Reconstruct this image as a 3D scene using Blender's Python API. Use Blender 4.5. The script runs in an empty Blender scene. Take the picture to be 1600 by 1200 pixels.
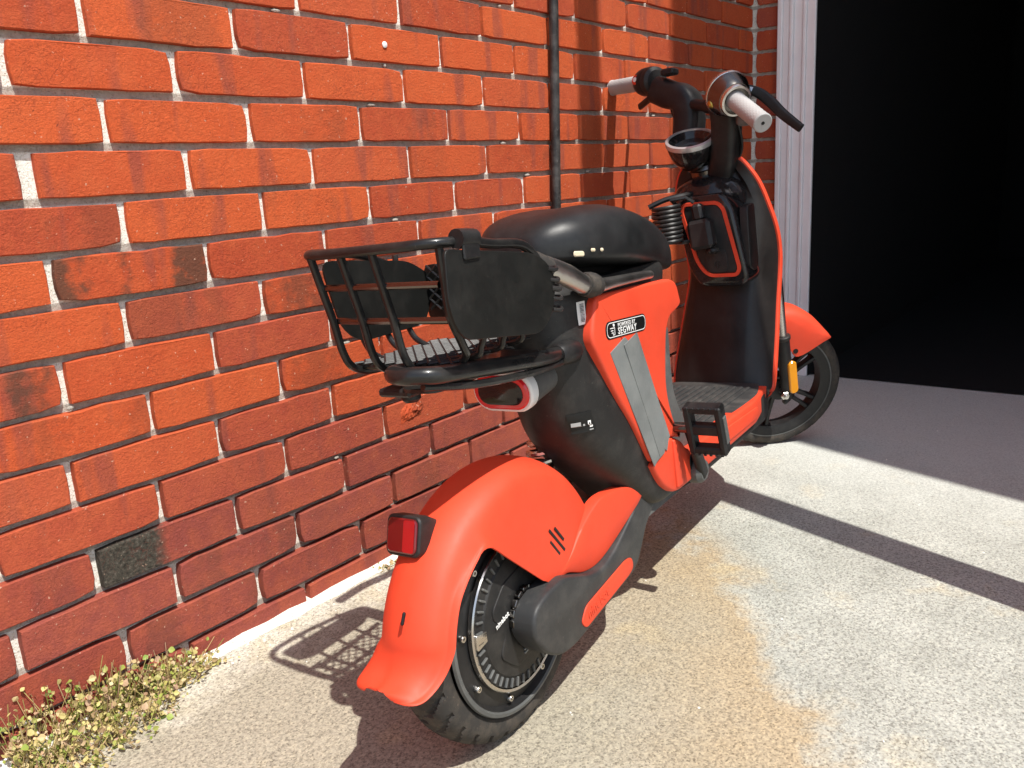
import bpy, math, random
from mathutils import Vector, Matrix
random.seed(11)
sc = bpy.context.scene
R = math.radians

# ------------------------------------------------------------------ camera
cd = bpy.data.cameras.new('camera'); cam = bpy.data.objects.new('camera', cd)
sc.collection.objects.link(cam); sc.camera = cam
cd.sensor_fit = 'HORIZONTAL'; cd.sensor_width = 36.0; cd.lens = 36.0 * 1310.0 / 1600.0
cd.clip_start = 0.02; cd.clip_end = 400
_r = Vector((0.61546, -0.78609, -0.05725)); _u = Vector((0.22393, 0.10475, 0.96896)); _f = Vector((0.75569, 0.60918, -0.24050))
cam.matrix_world = Matrix(((_r.x, _u.x, -_f.x, -0.52806), (_r.y, _u.y, -_f.y, -1.27586), (_r.z, _u.z, -_f.z, 0.79249), (0, 0, 0, 1)))

# ------------------------------------------------------------------ sky, sun, exposure
AZ, EL = 72.5, 61.0          # direction the light travels (from +X), sun height
w = bpy.data.worlds.new('World'); sc.world = w; w.use_nodes = True
nt = w.node_tree; nt.nodes.clear()
sky = nt.nodes.new('ShaderNodeTexSky'); sky.sky_type = 'NISHITA'; sky.sun_disc = False
sky.sun_elevation = R(EL); sky.sun_rotation = R(180 + 90 - AZ)
bg = nt.nodes.new('ShaderNodeBackground'); bg.inputs[1].default_value = 0.15
wo = nt.nodes.new('ShaderNodeOutputWorld')
hs = nt.nodes.new('ShaderNodeHueSaturation'); hs.inputs['Saturation'].default_value = .80
nt.links.new(sky.outputs[0], hs.inputs['Color']); nt.links.new(hs.outputs[0], bg.inputs[0]); nt.links.new(bg.outputs[0], wo.inputs[0])
sd = bpy.data.lights.new('sun', 'SUN'); sd.energy = 4.9; sd.angle = R(0.53); sd.color = (1.0, 0.965, 0.90)
sun = bpy.data.objects.new('sun', sd); sc.collection.objects.link(sun)
_d = Vector((math.cos(R(AZ)) * math.cos(R(EL)), math.sin(R(AZ)) * math.cos(R(EL)), -math.sin(R(EL))))
sun.rotation_euler = _d.to_track_quat('-Z', 'Y').to_euler(); sun.location = (-2, -4, 6)
sc.view_settings.view_transform = 'Standard'; sc.view_settings.look = 'None'
sc.view_settings.exposure = 0.34; sc.view_settings.gamma = 1.0; sc.view_settings.use_curve_mapping = False
sc.render.resolution_x = 1024; sc.render.resolution_y = 768

# ------------------------------------------------------------------ material helpers
class NT:
    def __init__(s, name):
        s.m = bpy.data.materials.new(name); s.m.use_nodes = True
        s.t = s.m.node_tree; s.b = s.t.nodes['Principled BSDF']
    def n(s, typ, **kw):
        nd = s.t.nodes.new(typ)
        for k, v in kw.items():
            if k.startswith('i_'):
                key = k[2:]; key = int(key) if key.isdigit() else key
                nd.inputs[key].default_value = v
            else: setattr(nd, k, v)
        return nd
    def l(s, a, b): s.t.links.new(a, b); return b
    def pos(s):
        return s.n('ShaderNodeNewGeometry').outputs['Position']
    def obc(s):
        return s.n('ShaderNodeTexCoord').outputs['Object']
    def noise(s, vec, scale, detail=4, rough=.55, dist=0):
        nd = s.n('ShaderNodeTexNoise'); s.l(vec, nd.inputs['Vector'])
        nd.inputs['Scale'].default_value = scale; nd.inputs['Detail'].default_value = detail
        nd.inputs['Roughness'].default_value = rough; nd.inputs['Distortion'].default_value = dist
        return nd.outputs[0]
    def ramp(s, fac, stops):
        nd = s.n('ShaderNodeValToRGB'); e = nd.color_ramp.elements
        while len(e) < len(stops): e.new(.5)
        for i, (p, c) in enumerate(stops):
            e[i].position = p; e[i].color = (*c, 1) if len(c) == 3 else c
        s.l(fac, nd.inputs[0]); return nd.outputs[0]
    def mix(s, fac, a, b, mode='MIX'):
        nd = s.n('ShaderNodeMix', data_type='RGBA', blend_type=mode)
        for sock, v in ((nd.inputs[0], fac), (nd.inputs[6], a), (nd.inputs[7], b)):
            if hasattr(v, 'is_output'): s.l(v, sock)
            elif isinstance(v, (int, float)): sock.default_value = v
            else: sock.default_value = (*v, 1)
        return nd.outputs[2]
    def math(s, op, a, b=None, clamp=False):
        nd = s.n('ShaderNodeMath', operation=op, use_clamp=clamp)
        for i, v in enumerate((a, b)):
            if v is None: continue
            if hasattr(v, 'is_output'): s.l(v, nd.inputs[i])
            else: nd.inputs[i].default_value = v
        return nd.outputs[0]
    def bump(s, h, dist=.001, strength=1.0, nrm=None):
        nd = s.n('ShaderNodeBump'); nd.inputs['Distance'].default_value = dist; nd.inputs['Strength'].default_value = strength
        s.l(h, nd.inputs['Height'])
        if nrm: s.l(nrm, nd.inputs['Normal'])
        s.l(nd.outputs[0], s.b.inputs['Normal']); return nd.outputs[0]

def plastic(name, col, rough, wear=.25, bump=.0002, bscale=900, metal=0, coat=0, dust=0.0, dustcol=(.35, .32, .28)):
    t = NT(name); p = t.obc()
    big = t.noise(p, 9, 5, .6); fine = t.noise(p, 140, 3, .6)
    c = t.mix(t.ramp(big, [(.35, (0, 0, 0)), (.7, (1, 1, 1))]), tuple(x * (1 - wear * .35) for x in col), tuple(min(1, x * (1 + wear * .25)) for x in col))
    if dust:
        f = t.math('MULTIPLY', t.ramp(t.noise(p, 22, 6, .7), [(.45, (0, 0, 0)), (.75, (1, 1, 1))]), dust)
        c = t.mix(f, c, dustcol)
        sp = t.math('MULTIPLY', t.ramp(t.noise(p, 260, 2, .5), [(.70, (0, 0, 0)), (.76, (1, 1, 1))]), min(1, dust * 1.4))
        c = t.mix(sp, c, dustcol)
    t.l(c, t.b.inputs['Base Color'])
    rr = t.math('ADD', t.math('MULTIPLY', big, .22 * wear * 2), rough - .11 * wear * 2)
    rr = t.math('ADD', rr, t.math('MULTIPLY', t.math('SUBTRACT', fine, .5), .12))
    t.l(rr, t.b.inputs['Roughness'])
    t.b.inputs['Metallic'].default_value = metal
    if max(col) < .06: t.b.inputs['Specular IOR Level'].default_value = .32
    t.b.inputs['Coat Weight'].default_value = coat; t.b.inputs['Coat Roughness'].default_value = .05
    if bump: t.bump(t.noise(p, bscale, 2, .5), bump, .6)
    return t.m

M_or = plastic('orange_plastic', (.68, .056, .019), .58, .3, .00012, 1400, dust=.10, dustcol=(.46, .11, .06))
M_gloss = plastic('gloss_black_plastic', (.012, .011, .012), .13, .3, 0, dust=.05, coat=.3)
M_satin = plastic('satin_black_plastic', (.013, .013, .0135), .42, .3, .00015, 1200, dust=.05)
M_grey = plastic('charcoal_plastic', (.016, .0155, .015), .50, .3, .0002, 1500, dust=.07)
M_arm = plastic('swing_arm_grey', (.034, .0345, .035), .48, .4, .0002, 1300, dust=.10)
M_mid = plastic('grey_plastic', (.085, .088, .085), .55, .4, .0002, 1100, dust=.25, dustcol=(.3, .28, .25))
M_tube = plastic('black_painted_steel', (.012, .012, .012), .3, .3, .0001, 500, coat=.2, dust=.06)
M_rub = plastic('tyre_rubber', (.034, .031, .028), .78, .4, .0003, 500, dust=.45, dustcol=(.17, .135, .10))
M_seat = plastic('seat_vinyl', (.013, .0135, .014), .40, .4, .00018, 1700, dust=.06, dustcol=(.2, .2, .2))
M_mat = plastic('floor_mat_rubber', (.034, .034, .034), .65, .4, .0003, 800, dust=.25, dustcol=(.25, .23, .20))
M_panel = plastic('basket_panel', (.0065, .0068, .006), .52, .4, .0001, 700, dust=.03)
M_steel = plastic('bright_steel', (.60, .58, .55), .25, .4, 0, metal=1)
M_dkst = plastic('smoked_chrome', (.16, .15, .14), .22, .4, 0, metal=1)
M_silver = plastic('silver_paint', (.52, .53, .54), .32, .2, 0, metal=.6)
M_lining = plastic('dull_black_lining', (.014, .0125, .012), .36, .7, .0006, 30, dust=.10, dustcol=(.10, .085, .075))
M_rail = plastic('brushed_rail', (.55, .53, .50), .34, .5, .0004, 120, metal=1, dust=.08)
M_white = plastic('white_rubber_grip', (.40, .40, .39), .6, .3, .0002, 900, dust=.12)
M_wpr = plastic('white_print', (.75, .75, .73), .5, .1, 0)
M_gpr = plastic('grey_print', (.30, .30, .29), .5, .2, 0)
M_blk = plastic('black_print', (.008, .008, .008), .4, .1, 0)
M_tape = plastic('grey_duct_tape', (.17, .18, .175), .42, .6, .0004, 240, dust=.3, dustcol=(.30, .30, .28))
M_red = plastic('red_lens', (.13, .004, .006), .18, .2, 0, coat=.6)
M_red2 = plastic('bright_red_lens', (.36, .008, .012), .15, .2, 0, coat=.6)
M_amb = plastic('amber_lens', (.75, .30, .015), .2, .3, .0006, 260, coat=.5)
M_cream = plastic('torn_foam', (.62, .52, .36), .8, .4, .0005, 500)
M_wpaint = plastic('white_paint', (.88, .88, .88), .45, .15, 0, dust=.04)
M_conduit = plastic('conduit_paint', (.026, .024, .023), .42, .6, .0006, 160, dust=.30, dustcol=(.3, .28, .26))
M_post = plastic('post_paint', (.78, .78, .77), .5, .4, .0003, 60)
M_dark = plastic('interior_painted_dark', (.004, .004, .004), .95, .2, 0)  # near-black walls and floor: the doorway's darkness is put into the colour

def brick_material():
    t = NT('fired_brick'); p = t.pos()
    at = t.n('ShaderNodeAttribute', attribute_type='OBJECT', attribute_name='tone').outputs['Fac']
    ro = t.n('ShaderNodeObjectInfo').outputs['Random']
    lo = t.n('ShaderNodeAttribute', attribute_type='OBJECT', attribute_name='dull').outputs['Fac']
    base = t.ramp(ro, [(0, (.40, .062, .021)), (.2, (.48, .076, .022)), (.45, (.55, .096, .025)), (.65, (.51, .082, .021)), (.85, (.46, .070, .021)), (1, (.38, .058, .022))])
    base = t.mix(lo, base, t.ramp(ro, [(0, (.25, .054, .040)), (.5, (.30, .070, .050)), (1, (.26, .058, .043))]))
    # upright flashed bands of purple and brown, as wide as a few fingers
    mp = t.n('ShaderNodeMapping'); mp.inputs['Scale'].default_value = (1, 1, .12); t.l(p, mp.inputs['Vector'])
    addv = t.n('ShaderNodeVectorMath', operation='ADD'); t.l(mp.outputs[0], addv.inputs[0])
    cmb = t.n('ShaderNodeCombineXYZ'); t.l(t.math('MULTIPLY', ro, 37.0), cmb.inputs[0]); t.l(t.math('MULTIPLY', ro, 11.0), cmb.inputs[2]); t.l(cmb.outputs[0], addv.inputs[1])
    band = t.noise(addv.outputs[0], 17, 2, .5)
    bf = t.math('MULTIPLY', t.ramp(band, [(.56, (0, 0, 0)), (.64, (1, 1, 1))]), .55)
    base = t.mix(bf, base, (.20, .052, .042))
    cl = t.noise(p, 26, 5, .65)
    base = t.mix(t.math('MULTIPLY', t.ramp(cl, [(.4, (0, 0, 0)), (.75, (1, 1, 1))]), .35), base, (.58, .135, .042))
    wk = t.math('ABSOLUTE', t.math('SUBTRACT', t.noise(p, 95, 5, .62, .9), .5))
    wkm = t.math('MULTIPLY', t.ramp(wk, [(.0, (1, 1, 1)), (.022, (0, 0, 0))]), t.ramp(t.noise(p, 11, 3, .5), [(.38, (0, 0, 0)), (.6, (1, 1, 1))]))
    base = t.mix(t.math('MULTIPLY', wkm, .5), base, (.16, .026, .012))
    # soot on some bricks
    sn = t.math('ADD', t.math('MULTIPLY', t.noise(addv.outputs[0], 8, 2, .5), .8), t.math('MULTIPLY', t.noise(p, 40, 4, .6), .25))
    sf = t.math('MULTIPLY', t.math('MULTIPLY', t.ramp(sn, [(.54, (0, 0, 0)), (.60, (1, 1, 1))]), at), t.math('LESS_THAN', at, .95))
    base = t.mix(sf, base, (.055, .040, .026))
    ox = t.n('ShaderNodeSeparateXYZ'); t.l(t.obc(), ox.inputs[0])
    half = t.ramp(t.math('ADD', t.math('ADD', ox.outputs[0], .5), t.math('MULTIPLY', t.math('SUBTRACT', t.noise(p, 45, 4, .6), .5), .05)), [(.470, (1, 1, 1)), (.492, (0, 0, 0))])
    half = t.math('MULTIPLY', half, t.math('GREATER_THAN', at, .95))
    base = t.mix(half, base, t.ramp(t.noise(p, 160, 4, .7), [(.35, (.022, .020, .015)), (.6, (.075, .065, .050)), (.75, (.20, .18, .15))]))
    # pale specks and dark pits
    base = t.mix(t.math('MULTIPLY', t.ramp(t.noise(p, 150, 2, .5), [(.70, (0, 0, 0)), (.74, (1, 1, 1))]), .6), base, (.64, .42, .30))
    base = t.mix(.5, base, t.ramp(t.noise(p, 420, 4, .75), [(.3, (.55, .5, .48)), (.5, (1, 1, 1)), (.7, (1.35, 1.3, 1.25))]), 'MULTIPLY')
    base = t.mix(t.math('MULTIPLY', t.ramp(t.noise(p, 115, 3, .6), [(.27, (1, 1, 1)), (.31, (0, 0, 0))]), .6), base, (.10, .025, .015))
    # hairline crazing
    v = t.n('ShaderNodeTexVoronoi', feature='DISTANCE_TO_EDGE'); v.inputs['Scale'].default_value = 62
    dn = t.n('ShaderNodeTexNoise'); dn.inputs['Scale'].default_value = 60; dn.inputs['Detail'].default_value = 4; t.l(p, dn.inputs['Vector'])
    wv = t.n('ShaderNodeMix', data_type='VECTOR'); wv.inputs[0].default_value = .035; t.l(p, wv.inputs[4]); t.l(dn.outputs['Color'], wv.inputs[5]); t.l(wv.outputs[1], v.inputs['Vector'])
    crk = t.ramp(v.outputs['Distance'], [(.0, (0, 0, 0)), (.06, (1, 1, 1))])
    crm = t.ramp(t.noise(p, 9, 3, .5), [(.45, (0, 0, 0)), (.62, (1, 1, 1))])
    cf = t.math('MULTIPLY', t.math('SUBTRACT', 1.0, crk), crm)
    base = t.mix(t.math('MULTIPLY', cf, .28), base, (.20, .035, .018))
    t.l(base, t.b.inputs['Base Color']); t.b.inputs['Roughness'].default_value = .82
    t.b.inputs['Specular IOR Level'].default_value = .3
    mp2 = t.n('ShaderNodeMapping'); mp2.inputs['Scale'].default_value = (.7, 1, 1); t.l(p, mp2.inputs['Vector'])
    wr = t.noise(mp2.outputs[0], 230, 6, .74, .35); h2 = t.noise(p, 55, 4, .6); h3 = t.noise(p, 700, 2, .6)
    h = t.math('ADD', t.math('MULTIPLY', wr, .9), t.math('ADD', t.math('MULTIPLY', h2, .55), t.math('MULTIPLY', h3, .25)))
    h = t.math('SUBTRACT', h, t.math('MULTIPLY', cf, .18))
    t.bump(h, .0028, .8)
    return t.m
M_brick = brick_material()

def mortar_material():
    t = NT('lime_mortar'); p = t.pos()
    vg = t.n('ShaderNodeTexVoronoi'); vg.inputs['Scale'].default_value = 480; t.l(p, vg.inputs['Vector'])
    vs = t.n('ShaderNodeSeparateColor'); t.l(vg.outputs['Color'], vs.inputs[0])
    c = t.ramp(t.math('ADD', t.math('MULTIPLY', vs.outputs[0], .4), t.math('MULTIPLY', t.noise(p, 330, 4, .7), .6)), [(.26, (.46, .42, .34)), (.38, (.84, .80, .69)), (.55, (.94, .91, .83))])
    c = t.mix(t.ramp(t.noise(p, 4, 3, .5), [(.4, (0, 0, 0)), (.7, (1, 1, 1))]), c, (.36, .32, .26), 'MULTIPLY') if False else c
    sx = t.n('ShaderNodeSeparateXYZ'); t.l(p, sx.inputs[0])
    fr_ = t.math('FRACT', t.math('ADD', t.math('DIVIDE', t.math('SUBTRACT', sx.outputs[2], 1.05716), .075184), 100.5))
    bed_shade = t.ramp(t.math('ABSOLUTE', t.math('SUBTRACT', fr_, .5)), [(.40, (0, 0, 0)), (.44, (1, 1, 1))])
    c = t.mix(t.math('MULTIPLY', bed_shade, .72), c, t.ramp(t.noise(p, 90, 4, .6), [(.35, (.15, .12, .095)), (.65, (.36, .31, .25))]))  # bed joints darkened by height: shade under the bricks put into the colour
    t.l(c, t.b.inputs['Base Color']); t.b.inputs['Roughness'].default_value = .95
    t.bump(t.math('ADD', t.noise(p, 300, 4, .7), t.noise(p, 900, 2, .6)), .0018, 1.0)
    return t.m
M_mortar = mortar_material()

def concrete_material():
    t = NT('worn_concrete'); p = t.pos()
    sx = t.n('ShaderNodeSeparateXYZ'); t.l(p, sx.inputs[0]); x, y = sx.outputs[0], sx.outputs[1]
    n1 = t.math('SUBTRACT', t.noise(p, 5.5, 5, .62, .3), .5); n2 = t.math('SUBTRACT', t.noise(p, 28, 4, .65), .5)
    jit = t.math('ADD', t.math('MULTIPLY', n1, .34), t.math('MULTIPLY', n2, .12))
    grey = t.ramp(t.noise(p, 7, 6, .6), [(.3, (.345, .352, .315)), (.5, (.405, .413, .372)), (.7, (.465, .474, .43))])
    # rust-brown stain left by run-off: an edge from (0.47,-0.98) to (0.98,-0.60), brown on the wall side, fading past the moped
    f = t.math('ADD', t.math('MULTIPLY', t.math('SUBTRACT', x, .47), -.60), t.math('MULTIPLY', t.math('ADD', y, .98), .80))
    f = t.math('ADD', f, jit)
    s1 = t.ramp(t.math('ADD', t.math('MULTIPLY', f, 1.2), .4), [(.33, (0, 0, 0)), (.43, (1, 1, 1))])
    endx = t.ramp(t.math('ADD', t.math('ADD', t.math('MULTIPLY', x, .5), jit), 0.0), [(.50, (1, 1, 1)), (.56, (0, 0, 0))])
    s1 = t.math('MULTIPLY', s1, endx)
    ochre = t.ramp(t.math('ADD', t.math('MULTIPLY', f, 1.6), .3), [(.26, (.43, .345, .22)), (.34, (.41, .31, .18)), (.55, (.375, .305, .20)), (.8, (.36, .315, .235))])
    c = t.mix(t.math('MULTIPLY', s1, .80), grey, ochre)
    # faint yellow blotches elsewhere
    yb = t.math('MULTIPLY', t.ramp(t.noise(p, 6, 4, .6), [(.60, (0, 0, 0)), (.72, (1, 1, 1))]), .35)
    c = t.mix(yb, c, (.58, .47, .27))
    # pale scale washed along the wall foot
    pw = t.ramp(t.math('ADD', t.math('ADD', y, .5), t.math('MULTIPLY', jit, .8)), [(.36, (0, 0, 0)), (.46, (1, 1, 1))])
    c = t.mix(t.math('MULTIPLY', pw, .70), c, t.ramp(t.noise(p, 16, 5, .6), [(.35, (.56, .50, .38)), (.6, (.68, .65, .57))]))
    # trowelled, smoother and greyer past x = 1.7
    far = t.ramp(t.math('ADD', t.math('MULTIPLY', x, .3), t.math('MULTIPLY', jit, .25)), [(.34, (0, 0, 0)), (.56, (1, 1, 1))])
    c = t.mix(t.math('MULTIPLY', far, .8), c, (.59, .605, .57))
    # sand grains
    vg = t.n('ShaderNodeTexVoronoi'); vg.inputs['Scale'].default_value = 360; t.l(p, vg.inputs['Vector'])
    vs = t.n('ShaderNodeSeparateColor'); t.l(vg.outputs['Color'], vs.inputs[0])
    g = t.math('ADD', t.math('MULTIPLY', vs.outputs[0], .55), t.math('MULTIPLY', t.noise(p, 420, 3, .7), .45))
    gr = t.ramp(g, [(.24, (.30, .28, .26)), (.34, (.74, .73, .71)), (.50, (.98, .98, .98)), (.64, (1.08, 1.07, 1.05)), (.76, (1.35, 1.33, 1.27))])
    c = t.mix(t.math('SUBTRACT', .62, t.math('MULTIPLY', far, .38)), c, gr, 'MULTIPLY')
    g2 = t.ramp(t.noise(p, 150, 3, .6), [(.36, (.62, .60, .58)), (.48, (1, 1, 1)), (.66, (1.22, 1.2, 1.15))])
    c = t.mix(t.math('SUBTRACT', .7, t.math('MULTIPLY', far, .5)), c, g2, 'MULTIPLY')
    gp = t.ramp(t.noise(p, 240, 2, .5), [(.285, (1, 1, 1)), (.31, (0, 0, 0))])
    c = t.mix(t.math('MULTIPLY', gp, .75), c, (.10, .085, .07))
    # hairline scratches and drips
    sp = t.ramp(t.noise(p, 60, 2, .4), [(.20, (1, 1, 1)), (.23, (0, 0, 0))])
    c = t.mix(t.math('MULTIPLY', sp, .5), c, (.12, .10, .09))
    t.l(c, t.b.inputs['Base Color']); t.b.inputs['Roughness'].default_value = .9
    t.b.inputs['Specular IOR Level'].default_value = .25
    hh = t.math('ADD', t.math('MULTIPLY', g, .8), t.math('ADD', t.noise(p, 900, 2, .6), t.math('MULTIPLY', t.noise(p, 18, 4, .6), 1.6)))
    t.bump(hh, .0012, .8)
    return t.m
M_conc = concrete_material()

def leaf_material():
    t = NT('dry_leaf')
    ri = t.n('ShaderNodeNewGeometry').outputs['Random Per Island']
    c = t.ramp(ri, [(0, (.24, .14, .07)), (.12, (.50, .38, .18)), (.26, (.46, .42, .12)), (.40, (.56, .44, .24)), (.52, (.40, .24, .16)), (.62, (.52, .42, .16)), (.76, (.34, .30, .10)), (.88, (.28, .32, .06)), (1, (.17, .26, .04))])
    t.l(c, t.b.inputs['Base Color']); t.b.inputs['Roughness'].default_value = .6
    t.b.inputs['Subsurface Weight'].default_value = 0.0
    return t.m
M_leaf = leaf_material()

# ------------------------------------------------------------------ mesh helpers
def V(*a): return Vector(a)
def link(name, me, parent=None):
    o = bpy.data.objects.new(name, me); sc.collection.objects.link(o)
    if parent is not None: o.parent = parent
    return o
def mk(name, verts, faces, mat, parent=None, ang=35, smooth=True):
    me = bpy.data.meshes.new(name); me.from_pydata([tuple(v) for v in verts], [], faces); me.validate()
    if smooth:
        for p in me.polygons: p.use_smooth = True
        me.set_sharp_from_angle(angle=R(ang))
    me.materials.append(mat)
    return link(name, me, parent)
class Acc:
    def __init__(s): s.v = []; s.f = []
    def add(s, vf):
        k = len(s.v); s.v += [tuple(q) for q in vf[0]]; s.f += [tuple(i + k for i in f) for f in vf[1]]; return s
    def mk(s, name, mat, parent=None, ang=35): return mk(name, s.v, s.f, mat, parent, ang)

def spline(pts, k=6, closed=False):
    pts = [Vector(p) for p in pts]; n = len(pts); out = []
    rng = n if closed else n - 1
    for i in range(rng):
        p0 = pts[(i - 1) % n] if (closed or i > 0) else pts[0] * 2 - pts[1]
        p1 = pts[i]; p2 = pts[(i + 1) % n]
        p3 = pts[(i + 2) % n] if (closed or i + 2 < n) else p2 * 2 - p1
        for j in range(k):
            t = j / k
            out.append(.5 * ((2 * p1) + (p2 - p0) * t + (2 * p0 - 5 * p1 + 4 * p2 - p3) * t * t + (3 * p1 - p0 - 3 * p2 + p3) * t ** 3))
    if not closed: out.append(pts[-1])
    return out
def loft(rings, cap=True, closed=False):
    n = len(rings[0]); v = [tuple(p) for r in rings for p in r]; f = []
    m = len(rings)
    for i in range(m if closed else m - 1):
        a = i * n; b = ((i + 1) % m) * n
        for j in range(n): f.append((a + j, a + (j + 1) % n, b + (j + 1) % n, b + j))
    if cap and not closed:
        f.append(tuple(range(n - 1, -1, -1))); f.append(tuple((m - 1) * n + j for j in range(n)))
    return v, f
def sweep(path, sect, closed=False, up=None, scale=None):
    """sect: list of (a,b) offsets along side and up vectors"""
    path = [Vector(p) for p in path]; rings = []; n = len(path); prev = None
    for i, p in enumerate(path):
        if closed: t = path[(i + 1) % n] - path[(i - 1) % n]
        else: t = path[min(i + 1, n - 1)] - path[max(i - 1, 0)]
        t.normalize()
        if up is not None: u0 = Vector(up)
        else: u0 = prev if prev is not None else (V(0, 0, 1) if abs(t.z) < .85 else V(1, 0, 0))
        s = t.cross(u0)
        if s.length < 1e-6: s = t.cross(V(0, 1, 0))
        s.normalize(); u = s.cross(t).normalized(); prev = u
        k = scale[i] if scale else 1.0
        rings.append([p + s * (a * k) + u * (b * k) for a, b in sect])
    return loft(rings, True, closed)
def circ(r, n=12): return [(r * math.cos(2 * math.pi * i / n), r * math.sin(2 * math.pi * i / n)) for i in range(n)]
def rrect(wd, ht, r, k=4):
    out = []
    for cx, cy, a0 in ((wd / 2 - r, ht / 2 - r, 0), (-wd / 2 + r, ht / 2 - r, 90), (-wd / 2 + r, -ht / 2 + r, 180), (wd / 2 - r, -ht / 2 + r, 270)):
        for i in range(k + 1):
            a = R(a0 + 90 * i / k); out.append((cx + r * math.cos(a), cy + r * math.sin(a)))
    return out
def tube(path, r, n=12, k=5, closed=False, raw=False):
    pts = path if raw else spline(path, k, closed)
    sca = None
    if isinstance(r, (list, tuple)):
        m = len(pts); sca = []
        for i in range(m):
            t = i / (m - 1) * (len(r) - 1); a = min(int(t), len(r) - 2); sca.append(r[a] + (r[a + 1] - r[a]) * (t - a))
        return sweep(pts, circ(1, n), closed, scale=sca)
    return sweep(pts, circ(r, n), closed)
def frame_of(ax):
    ax = Vector(ax).normalized(); h = V(0, 0, 1) if abs(ax.z) < .9 else V(1, 0, 0)
    s = ax.cross(h).normalized(); return ax, s, s.cross(ax)
def lathe(c, ax, prof, n=40, closed_prof=False):
    """prof: (radius, offset along axis)"""
    ax, s, u = frame_of(ax); c = Vector(c); rings = []
    for r, h in prof:
        rings.append([c + ax * h + (s * math.cos(2 * math.pi * i / n) + u * math.sin(2 * math.pi * i / n)) * max(r, 1e-5) for i in range(n)])
    return loft(rings, not closed_prof, closed_prof)
def cyl(a, b, r, n=20, bev=0.0):
    a = Vector(a); b = Vector(b); L = (b - a).length; bv = min(bev, L * .4, r * .6)
    pr = [(r - bv, 0), (r, bv), (r, L - bv), (r - bv, L)] if bv else [(r, 0), (r, L)]
    return lathe(a, b - a, pr, n)
def box(c, size, bev=.003, rot=None):
    c = Vector(c); sx, sy, sz = [s / 2 for s in size]; b = min(bev, sx * .9, sy * .9, sz * .9)
    def ring(z, i):
        return [(sx - i, sy - b - i * 0, z), (sx - b - i * 0, sy - i, z), (-sx + b, sy - i, z), (-sx + i, sy - b, z), (-sx + i, -sy + b, z), (-sx + b, -sy + i, z), (sx - b, -sy + i, z), (sx - i, -sy + b, z)]
    rg = [ring(-sz, b), ring(-sz + b, 0), ring(sz - b, 0), ring(sz, b)]
    out = []
    for r in rg:
        out.append([c + ((rot @ Vector(p)) if rot else Vector(p)) for p in r])
    return loft(out)
def rpoly(pts, r, k=4):
    """round the corners of a 2-D polygon"""
    n = len(pts); out = []
    rr = r if isinstance(r, (list, tuple)) else [r] * n
    for i in range(n):
        p = Vector(pts[i]); a = Vector(pts[i - 1]) - p; b = Vector(pts[(i + 1) % n]) - p
        d = min(rr[i], a.length * .48, b.length * .48); p0 = p + a.normalized() * d; p1 = p + b.normalized() * d
        for j in range(k + 1):
            t = j / k; out.append(((1 - t) ** 2) * p0 + 2 * t * (1 - t) * p + t * t * p1)
    return out
def inset(poly, d):
    n = len(poly); A = sum(poly[i][0] * poly[(i + 1) % n][1] - poly[(i + 1) % n][0] * poly[i][1] for i in range(n)); s = 1 if A > 0 else -1
    out = []
    for i in range(n):
        a = Vector(poly[i]) - Vector(poly[i - 1]); b = Vector(poly[(i + 1) % n]) - Vector(poly[i])
        if a.length < 1e-9: a = b
        if b.length < 1e-9: b = a
        na = Vector((-a.y, a.x)).normalized(); nb = Vector((-b.y, b.x)).normalized(); m = (na + nb)
        m = m.normalized() if m.length > 1e-6 else na
        k = d * s / max(.5, m.dot(na)); out.append(Vector(poly[i]) + m * k)
    return out
def plate(poly, y0, y1, bev=.004, steps=3, fn=None):
    """(x,z) polygon extruded from y0 (outer face) to y1, outer rim rounded over; fn(x,z) shifts y"""
    sgn = 1 if y1 > y0 else -1
    rings = []
    for i in range(steps + 1):
        a = R(90 * i / steps); d = bev * (1 - math.sin(a)); yy = y0 + sgn * bev * (1 - math.cos(a))
        q = inset(poly, d) if d > 1e-7 else poly
        rings.append([(p[0], yy, p[1]) for p in q])
    rings.append([(p[0], y1, p[1]) for p in poly])
    v, f = loft(rings)
    if fn: v = [(a, b + fn(a, c), c) for a, b, c in v]
    return v, f
def xplate(poly, x0, x1, bev=.004, fn=None):
    """(y,z) polygon extruded along x, outer face at x0"""
    v, f = plate(poly, x0, x1, bev)
    v = [(b, a, c) for a, b, c in v]
    if fn: v = [(a + fn(b, c), b, c) for a, b, c in v]
    return v, f
def zplate(poly, z0, z1, bev=.004):
    v, f = plate(poly, z0, z1, bev); return [(a, c, b) for a, b, c in v], f
def lens_ring(c, ax, side, wd, ht, prof, r=None, k=6):
    """stadium-like lofted rings: prof (grow, offset)"""
    ax = Vector(ax).normalized(); s = Vector(side).normalized(); u = ax.cross(s).normalized(); c = Vector(c); rings = []
    for g, h in prof:
        ww, hh = wd + 2 * g, ht + 2 * g; rad = (r if r else min(wd, ht) / 2) + g
        rad = max(.0005, min(rad, ww / 2 - 1e-4, hh / 2 - 1e-4))
        rings.append([c + ax * h + s * a + u * b for a, b in rrect(ww, hh, rad, k)])
    return loft(rings)
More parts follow.
